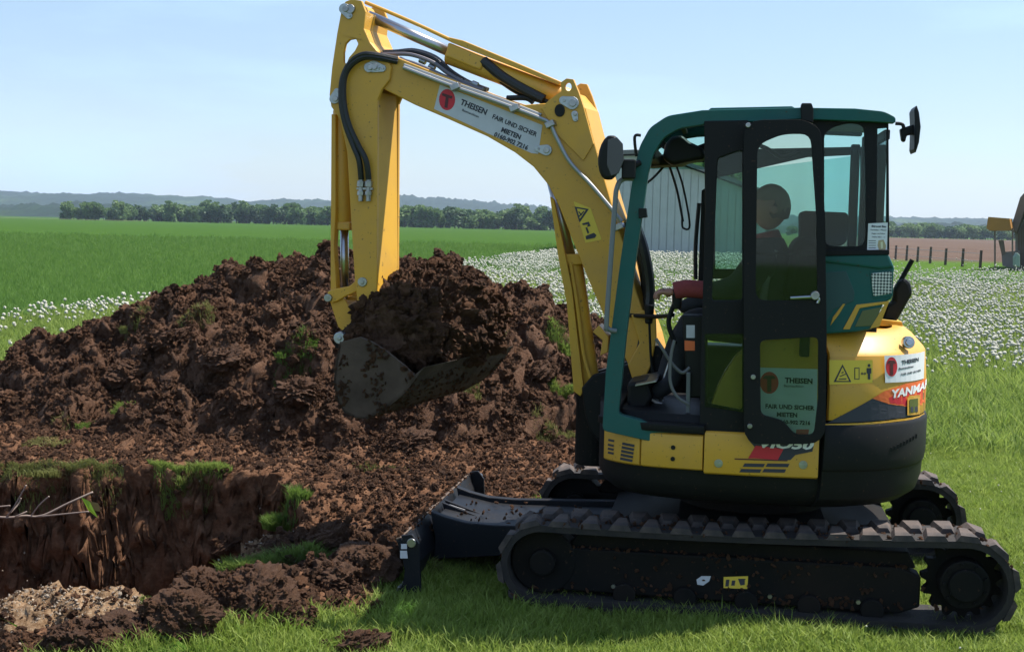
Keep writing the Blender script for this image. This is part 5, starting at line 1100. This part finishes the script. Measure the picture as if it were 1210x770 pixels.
for i, L in enumerate((.045, .052, .048, .036)):
    k_ = 'k%d' % (i+1); H_['a%d' % i] = H_[k_]+Vector((L*.5, 0, -.014)); H_['b%d' % i] = H_[k_]+Vector((L*.55, 0, -.045)); bn += [(k_, 'a%d' % i), ('a%d' % i, 'b%d' % i)]; rad['a%d' % i] = .009; rad['b%d' % i] = .008
skin_body('hand', H_, bn, rad, SKIN, OP, 1)
MB().tube([q3(915, 296, .62), q3(905, 330, .66), q3(900, 372, .60)], .022, 6).build('seat_belt', mat('grey_webbing', (.16, .16, .15), .8), OP, 0, True)
MB().cyl(q3(909, 292, .42), q3(905, 274, .42), .085, 16, .070).build('collar', REDC, OP, .01)
# head with face, ears, hair and cap
hc = Vector(q3(911, 246, .42)); bm = bmesh.new(); bmesh.ops.create_icosphere(bm, subdivisions=4, radius=1)
for v in bm.verts:
    p = v.co; x_, y_, z_ = p.x*.098, p.y*.076, p.z*.118
    if p.z < -.1: x_ += .012*(-p.z); y_ *= 1-.25*(-p.z); x_ *= 1-.12*(-p.z)
    if p.x > .6: x_ += .022*math.exp(-((p.y/.16)**2+((p.z+.12)/.22)**2))-.008*math.exp(-(((abs(p.y)-.35)/.15)**2+((p.z-.08)/.14)**2))+.007*math.exp(-((p.y/.3)**2+((p.z+.5)/.1)**2))
    v.co = hc+Vector((x_, y_, z_))
me = bpy.data.meshes.new('head'); bm.to_mesh(me); bm.free(); link('head', me, SKIN, OP, True)
for s_ in (1, -1):
    MB().cyl(hc+Vector((-.01, s_*.070, -.01)), hc+Vector((-.015, s_*.088, -.008)), .026, 12, .02).build('ear', SKIN, OP, .008, seg=3)
    MB().cyl(hc+Vector((.078, s_*.030, .012)), hc+Vector((.086, s_*.030, .012)), .010, 10).build('eye', PLAS, OP, .003)
bm = bmesh.new(); bmesh.ops.create_icosphere(bm, subdivisions=3, radius=1); bmesh.ops.delete(bm, geom=[v for v in bm.verts if v.co.x > .15 or v.co.z < -.62], context='VERTS')
for v in bm.verts: v.co = hc+Vector((v.co.x*.104-.004, v.co.y*.083, v.co.z*.118+.002))
me = bpy.data.meshes.new('hair'); bm.to_mesh(me); bm.free(); link('hair', me, HAIR, OP, True)
MB().box(hc+Vector((.096, 0, -.062)), (.008, .045, .010)).build('mouth', SKIN, OP, .003)
bm = bmesh.new(); bmesh.ops.create_icosphere(bm, subdivisions=3, radius=1)
bmesh.ops.delete(bm, geom=[v for v in bm.verts if v.co.z < .10 and not (v.co.x < -.1 and v.co.z > -.45)], context='VERTS')
for v in bm.verts: v.co = hc+Vector((v.co.x*.108, v.co.y*.086, v.co.z*.122+.012))
me = bpy.data.meshes.new('cap'); bm.to_mesh(me); bm.free(); cap = link('cap', me, CAPM, OP, True); so = cap.modifiers.new('s', 'SOLIDIFY'); so.thickness = .006
MB().add([tuple(hc+Vector((.085, -.06, .03))), tuple(hc+Vector((.155, -.035, .012))), tuple(hc+Vector((.165, 0, .010))), tuple(hc+Vector((.155, .035, .012))), tuple(hc+Vector((.085, .06, .03))), tuple(hc+Vector((.10, 0, .04)))], [(0, 1, 2, 5), (5, 2, 3, 4)]).build('visor', CAPM, cap, 0)

# ================================================================ BUILDINGS, FENCE, FAR LAND
def corr_mat(name, base, sc, dark=.75):
    m = bpy.data.materials.new(name); m.use_nodes = True; t = m.node_tree; b = t.nodes['Principled BSDF']
    c = ramp(t, [(.3, tuple(q*dark for q in base)), (.7, base)], noise(t, .8, 6, .7)); t.links.new(c, b.inputs[0]); b.inputs['Roughness'].default_value = .6; return m
def world_prism(pts, d0, d1, yfun=None):                # (x,z) outline, extruded in depth
    return MB().prism(pts, d0, d1)
BD = 100.0
def BX(a, b, D=BD): p = AT(a, b, D); return (p.x, p.z)
bw = corr_mat('barn_sheet', (.46, .48, .47), 1, .85)
barn = empty('barn', (AT(800, 302, BD).x, BD, 0)); tag(barn, 'long grey sheet metal barn seen through the cab window', 'barn')
def rel(pts, o, D): return [(x-o.x, z) for x, z in (BX(a, b, D) for a, b in pts)]
gl = rel([(690, 306), (690, 198), (700, 192), (725, 183), (752, 182), (790, 189), (835, 205), (896, 228), (896, 306)], barn.location, BD)
barn.rotation_euler = (0, 0, -math.atan2(barn.location.x, BD)); x0, x1 = gl[0][0], gl[-1][0]; mb = MB(); xs_ = np.arange(x0, x1, .55); tx = [p[0] for p in gl[1:-1]]; tz = [p[1] for p in gl[1:-1]]
MB().prism([(x0, -.2)]+[(a, b-.08) for a, b in gl[1:-1]]+[(x1, -.2)], .08, 34).build('wall', bw, barn)
for i, xx in enumerate(xs_):                              # each upright wall sheet
    za = np.interp(xx, tx, tz); zb = np.interp(xx+.55, tx, tz)
    o = MB().prism([(xx+.03, 0), (xx+.52, 0), (xx+.52, zb-.1), (xx+.03, za-.1)], 0 if i % 2 else .03, .09).build('wall_sheet', bw, barn)
rf = [(p[0]+(0), p[1]) for p in gl[1:-1]]
MB().prism([(a, b+.02) for a, b in rf]+[(a, b+.32) for a, b in reversed(rf)], -.5, 34.5).build('roof', corr_mat('barn_roof', (.17, .165, .16), 1), barn)
# timber house with orange awning at the right edge
HD = 84.0
house = empty('house', (AT(1205, 316, HD).x, HD, 0), R(-24)); tag(house, 'brown wooden house with steep dark gable cut off by the right edge', 'house')
wood = corr_mat('dark_timber', (.17, .12, .095), 1, .6); wall = corr_mat('house_wall', (.22, .20, .18), 1)
hr = lambda L: [(x-house.location.x, z) for x, z in (BX(a, b, HD) for a, b in L)]
MB().prism(hr([(1200, 320), (1200, 276), (1214, 250), (1290, 250), (1290, 320)]), 0, 9).build('wall', wall, house)
MB().prism(hr([(1196, 272), (1207, 234), (1212, 228), (1216, 232), (1214, 242), (1203, 276)]), -1.2, 10).build('roof', wood, house, .03)
MB().prism(hr([(1212, 228), (1216, 232), (1300, 290), (1300, 284)]), -1.2, 10).build('roof', wood, house, .03)
for i in range(5): MB().prism(hr([(1203+i*3, 320), (1205.4+i*3, 320), (1205.4+i*3, 268-i*3.5), (1203+i*3, 273-i*3.5)]), -.06, 0).build('board', wood, house)
MB().prism(hr([(1186, 298), (1206, 296), (1206, 318), (1187, 314)]), -1.0, -.5).build('low_wall', corr_mat('stone_base', (.20, .17, .16), 1), house)
aw = MB().prism(hr([(1174, 262), (1175, 257), (1198, 259), (1200, 272), (1196, 273), (1176, 273), (1173, 270)]), -3.2, -1.2).build('awning', corr_mat('orange_awning', (.38, .17, .03), 1), house)
for a, b_, c_ in ((1181, 271, 322), (1200, 270, 300)): MB().prism(hr([(a, b_), (a+1.8, b_), (a+1.8, c_), (a, c_)]), -3.1, -3.0).build('post', wood, house)
MB().prism(hr([(1184, 284), (1190, 284), (1192, 300), (1188, 302)]), -2.0, -1.9).build('bracket', wood, house)
wb = MB().prism(hr([(1174, 312), (1174, 302), (1177, 297), (1180, 300), (1180, 314)]), -3.6, -3.2).build('water_tank', corr_mat('pale_green_plastic', (.25, .33, .28), 1), None, .05); wb.location = house.location
tag(wb, 'pale green tank standing by the awning post of the house', 'tank')
fm = corr_mat('weathered_post', (.09, .065, .05), 1); FX = [(1058, 291, 307), (1071, 292, 308), (1084, 292, 308), (1099, 292, 309), (1117, 294, 312), (1137, 298, 315), (1158, 299, 318)]
fence = empty('post_fence', (AT(1100, 305, 92).x, 92, 0)); tag(fence, 'row of weathered fence posts before the brown field', 'fence')
for i, (a, b_, c_) in enumerate(FX):
    D = 110-i*4.0; p = AT(a, c_, D); q = AT(a, b_, D); h_ = 1.15
    MB().cyl((p.x-fence.location.x, p.y-92, -.05), (p.x-fence.location.x+.03, p.y-92, h_+.05*(i % 2)), .10, 8, .085).build('post', fm, fence)
for zz in (.45, .95): MB().tube([(AT(a, b_, 110-i*4.0).x-fence.location.x, 110-i*4.0-92, zz) for i, (a, b_, c_) in enumerate(FX)], .012, 4).build('wire', STEEL, fence)

# ---- trees
FOL = mat_leaf('tree_foliage', (.09, .16, .05), (.16, .24, .08), .35); FOLD = mat_leaf('dark_foliage', (.035, .075, .03), (.065, .115, .045), .3); BARK = mat('bark', (.08, .06, .045), .9)
def crown_mesh(seed, n=900, shape=(1, 1, 1.15)):
    r = random.Random(seed); bl = [(Vector((r.uniform(-.55, .55), r.uniform(-.55, .55), r.uniform(-.5, .75))), r.uniform(.30, .55)) for _ in range(9)]; v = []; f = []
    for _ in range(n):
        c, rad = r.choice(bl); d = Vector((r.gauss(0, 1), r.gauss(0, 1), r.gauss(0, 1))).normalized(); p = c+d*rad*r.uniform(.6, 1.08)
        p = Vector((p.x*shape[0], p.y*shape[1], p.z*shape[2])); q = Euler((r.uniform(0, 6), r.uniform(0, 6), r.uniform(0, 6))).to_matrix(); s_ = r.uniform(.06, .15); k = len(v)
        for a, b in ((-1, -1), (1, -.7), (.8, 1), (-.6, .9)): v.append(p+q @ Vector((a*s_, b*s_, r.uniform(-.3, .3)*s_)))
        f += [(k, k+1, k+2), (k, k+2, k+3)]
    return mesh(v, f)
def make_tree(seed, m, shape, name='tree'):
    o = empty(name); me = crown_mesh(seed, 900, shape); c = link('crown', me, m, o); c.location = (0, 0, .46); c.scale = (.62, .62, .47)
    tb = MB().cyl((0, 0, -.03), (0, 0, .45), .03, 8, .02)
    for a in (0, 2.1, 4.2): tb.cyl((0, 0, .3), (math.cos(a)*.18, math.sin(a)*.18, .62), .015, 6, .006)
    tb.build('trunk', BARK, o); return o
PROT = [make_tree(1, FOL, (1, 1, 1.1)), make_tree(2, FOLD, (.8, .8, 1.2)), make_tree(3, FOL, (1.2, 1.1, .95)), make_tree(4, FOLD, (1.1, 1, 1)), make_tree(5, FOL, (.7, .7, 1.35))]
used = [False]*len(PROT)
def put_tree(px_, D, h, k, label, group):
    if used[k]: o = copy_tree(PROT[k])
    else: o = PROT[k]; used[k] = True
    p = AT(px_, 280, D); o.location = (p.x, D, 0); o.scale = (h, h, h); o.rotation_euler = (0, 0, random.uniform(0, 6)); tag(o, label, 'tree', group); return o
r_ = random.Random(5); nt_ = 0
for i in range(140):                                       # belt of trees along the far edge of the crop field
    a = 78+i*4.25+r_.uniform(-2, 2); D = 760+r_.uniform(-25, 60)-a*.05
    put_tree(a, D, r_.uniform(7.5, 12)*(1.0 if a > 230 else .8), r_.choice((0, 0, 1, 2, 3, 4)), ('tree at the left open end of the belt beyond the green crop field' if a < 200 else 'tree of the belt beyond the crop field left of the excavator arm' if a < 390 else 'tree of the belt beyond the crop field between arm and boom'), 'trees along the far edge of the crop field')
for i in range(40):
    a = 1046+i*3.9+r_.uniform(-1.5, 1.5); D = 900+r_.uniform(-20, 60)
    put_tree(a, D, r_.uniform(7, 11), r_.choice((0, 2, 3, 2)), 'bushy tree in the row beyond the brown field', 'trees beyond the brown field')
for i in range(12):
    a = 640+i*33+r_.uniform(-8, 8); put_tree(a, 880+r_.uniform(-20, 60), r_.uniform(6, 9), r_.choice((0, 1, 2, 3)), 'tree of the distant belt seen past the boom and cab', 'trees seen past the boom and cab')
for (a, h_) in ((812, 10.2), (822, 9.6), (806, 9.8)): put_tree(a, 142, h_, 0 if a != 822 else 3, 'light green tree rising behind the barn roof', 'trees behind the barn')
for i, p in enumerate(PROT):
    if not used[i]: bpy.data.objects.remove(p)

# ---- wooded hills
FH = bpy.data.materials.new('wooded_hillside'); FH.use_nodes = True; t = FH.node_tree; b = t.nodes['Principled BSDF']
mph = t.nodes.new('ShaderNodeMapping'); tch = t.nodes.new('ShaderNodeTexCoord'); t.links.new(tch.outputs['Object'], mph.inputs[0]); mph.inputs['Scale'].default_value = (1, .35, 2)
big = ramp(t, [(.50, (.014, .030, .018)), (.58, (.022, .045, .022)), (.68, (.07, .11, .04))], noise(t, .0032, 4, .55, vec=mph.outputs[0])); sm = ramp(t, [(.3, (.5, .5, .5)), (.7, (1.1, 1.1, 1.1))], noise(t, .05, 6, .7))
mm = t.nodes.new('ShaderNodeMix'); mm.data_type = 'RGBA'; mm.blend_type = 'MULTIPLY'; mm.inputs[0].default_value = 1; t.links.new(big, mm.inputs[6]); t.links.new(sm, mm.inputs[7]); t.links.new(mm.outputs[2], b.inputs[0]); b.inputs['Roughness'].default_value = 1; b.inputs['Specular IOR Level'].default_value = .1
def hill(name, D, crest, depth, rough, seed):
    """crest: photo points of the skyline; the land rises from z=0 to it at distance D"""
    P = [AT(a, b, D) for a, b in crest]; cx_ = [p.x for p in P]; cz = [p.z for p in P]; xx = np.linspace(cx_[0], cx_[-1], 900); yy = np.linspace(-depth, depth*.7, 36); X, Y = np.meshgrid(xx, yy)
    c = np.interp(X, cx_, cz); f = np.where(Y < 0, sstep(-depth, 0, Y), 1-.6*(Y/(depth*.7))**2); Z = c*f-1.5
    tr_ = np.abs(fbm(X/26, Y/26, 2, seed))*rough+rough*.5*fbm(X/120, Y/120, 3, seed+4)+rough*.4*RNG.random(X.shape); Z = Z+tr_*sstep(.1, .4, f)-rough*.5
    o = link(name, grid_mesh(X, Y+D, Z), FH, smooth=False); tag(o, kind='structure'); return o
hill('hills', 4200, [(-400, 220), (-100, 221), (0, 225), (20, 228), (50, 234), (90, 230), (150, 229), (200, 232), (250, 233), (290, 239), (340, 237), (390, 237), (440, 233), (480, 232), (540, 236), (600, 241), (650, 246), (720, 249), (850, 255), (950, 256), (1050, 257), (1100, 258), (1180, 260), (1300, 262), (1600, 262)], 1500, 11, 1)
hill('hills', 2300, [(-400, 236), (-60, 240), (0, 243), (60, 246), (120, 243), (190, 245), (260, 250), (330, 254), (400, 252), (480, 248), (560, 254), (640, 258), (750, 263), (900, 268), (1050, 266), (1120, 266), (1200, 269), (1600, 272)], 900, 10, 8)
# long pale strip fields below the hills
strip = link('distant_field', mesh([(-620, 770, .25), (-190, 700, .25), (-190, 716, .25), (-620, 800, .25)], [(0, 1, 2, 3)]), mat('pale_stubble', (.30, .27, .13), 1)); tag(strip, kind='structure')

# ---- air
hz = bpy.data.materials.new('haze'); hz.use_nodes = True; t = hz.node_tree; t.nodes.clear(); o_ = t.nodes.new('ShaderNodeOutputMaterial'); pv = t.nodes.new('ShaderNodeVolumePrincipled')
pv.inputs['Color'].default_value = (.66, .82, 1, 1); pv.inputs['Density'].default_value = .00010; pv.inputs['Anisotropy'].default_value = .2; t.links.new(pv.outputs[0], o_.inputs['Volume'])
zt = 150
hb = MB().box((0, 2900, (zt-3)/2), (9000, 6200, zt+3)).build('haze', hz); tag(hb, kind='stuff')
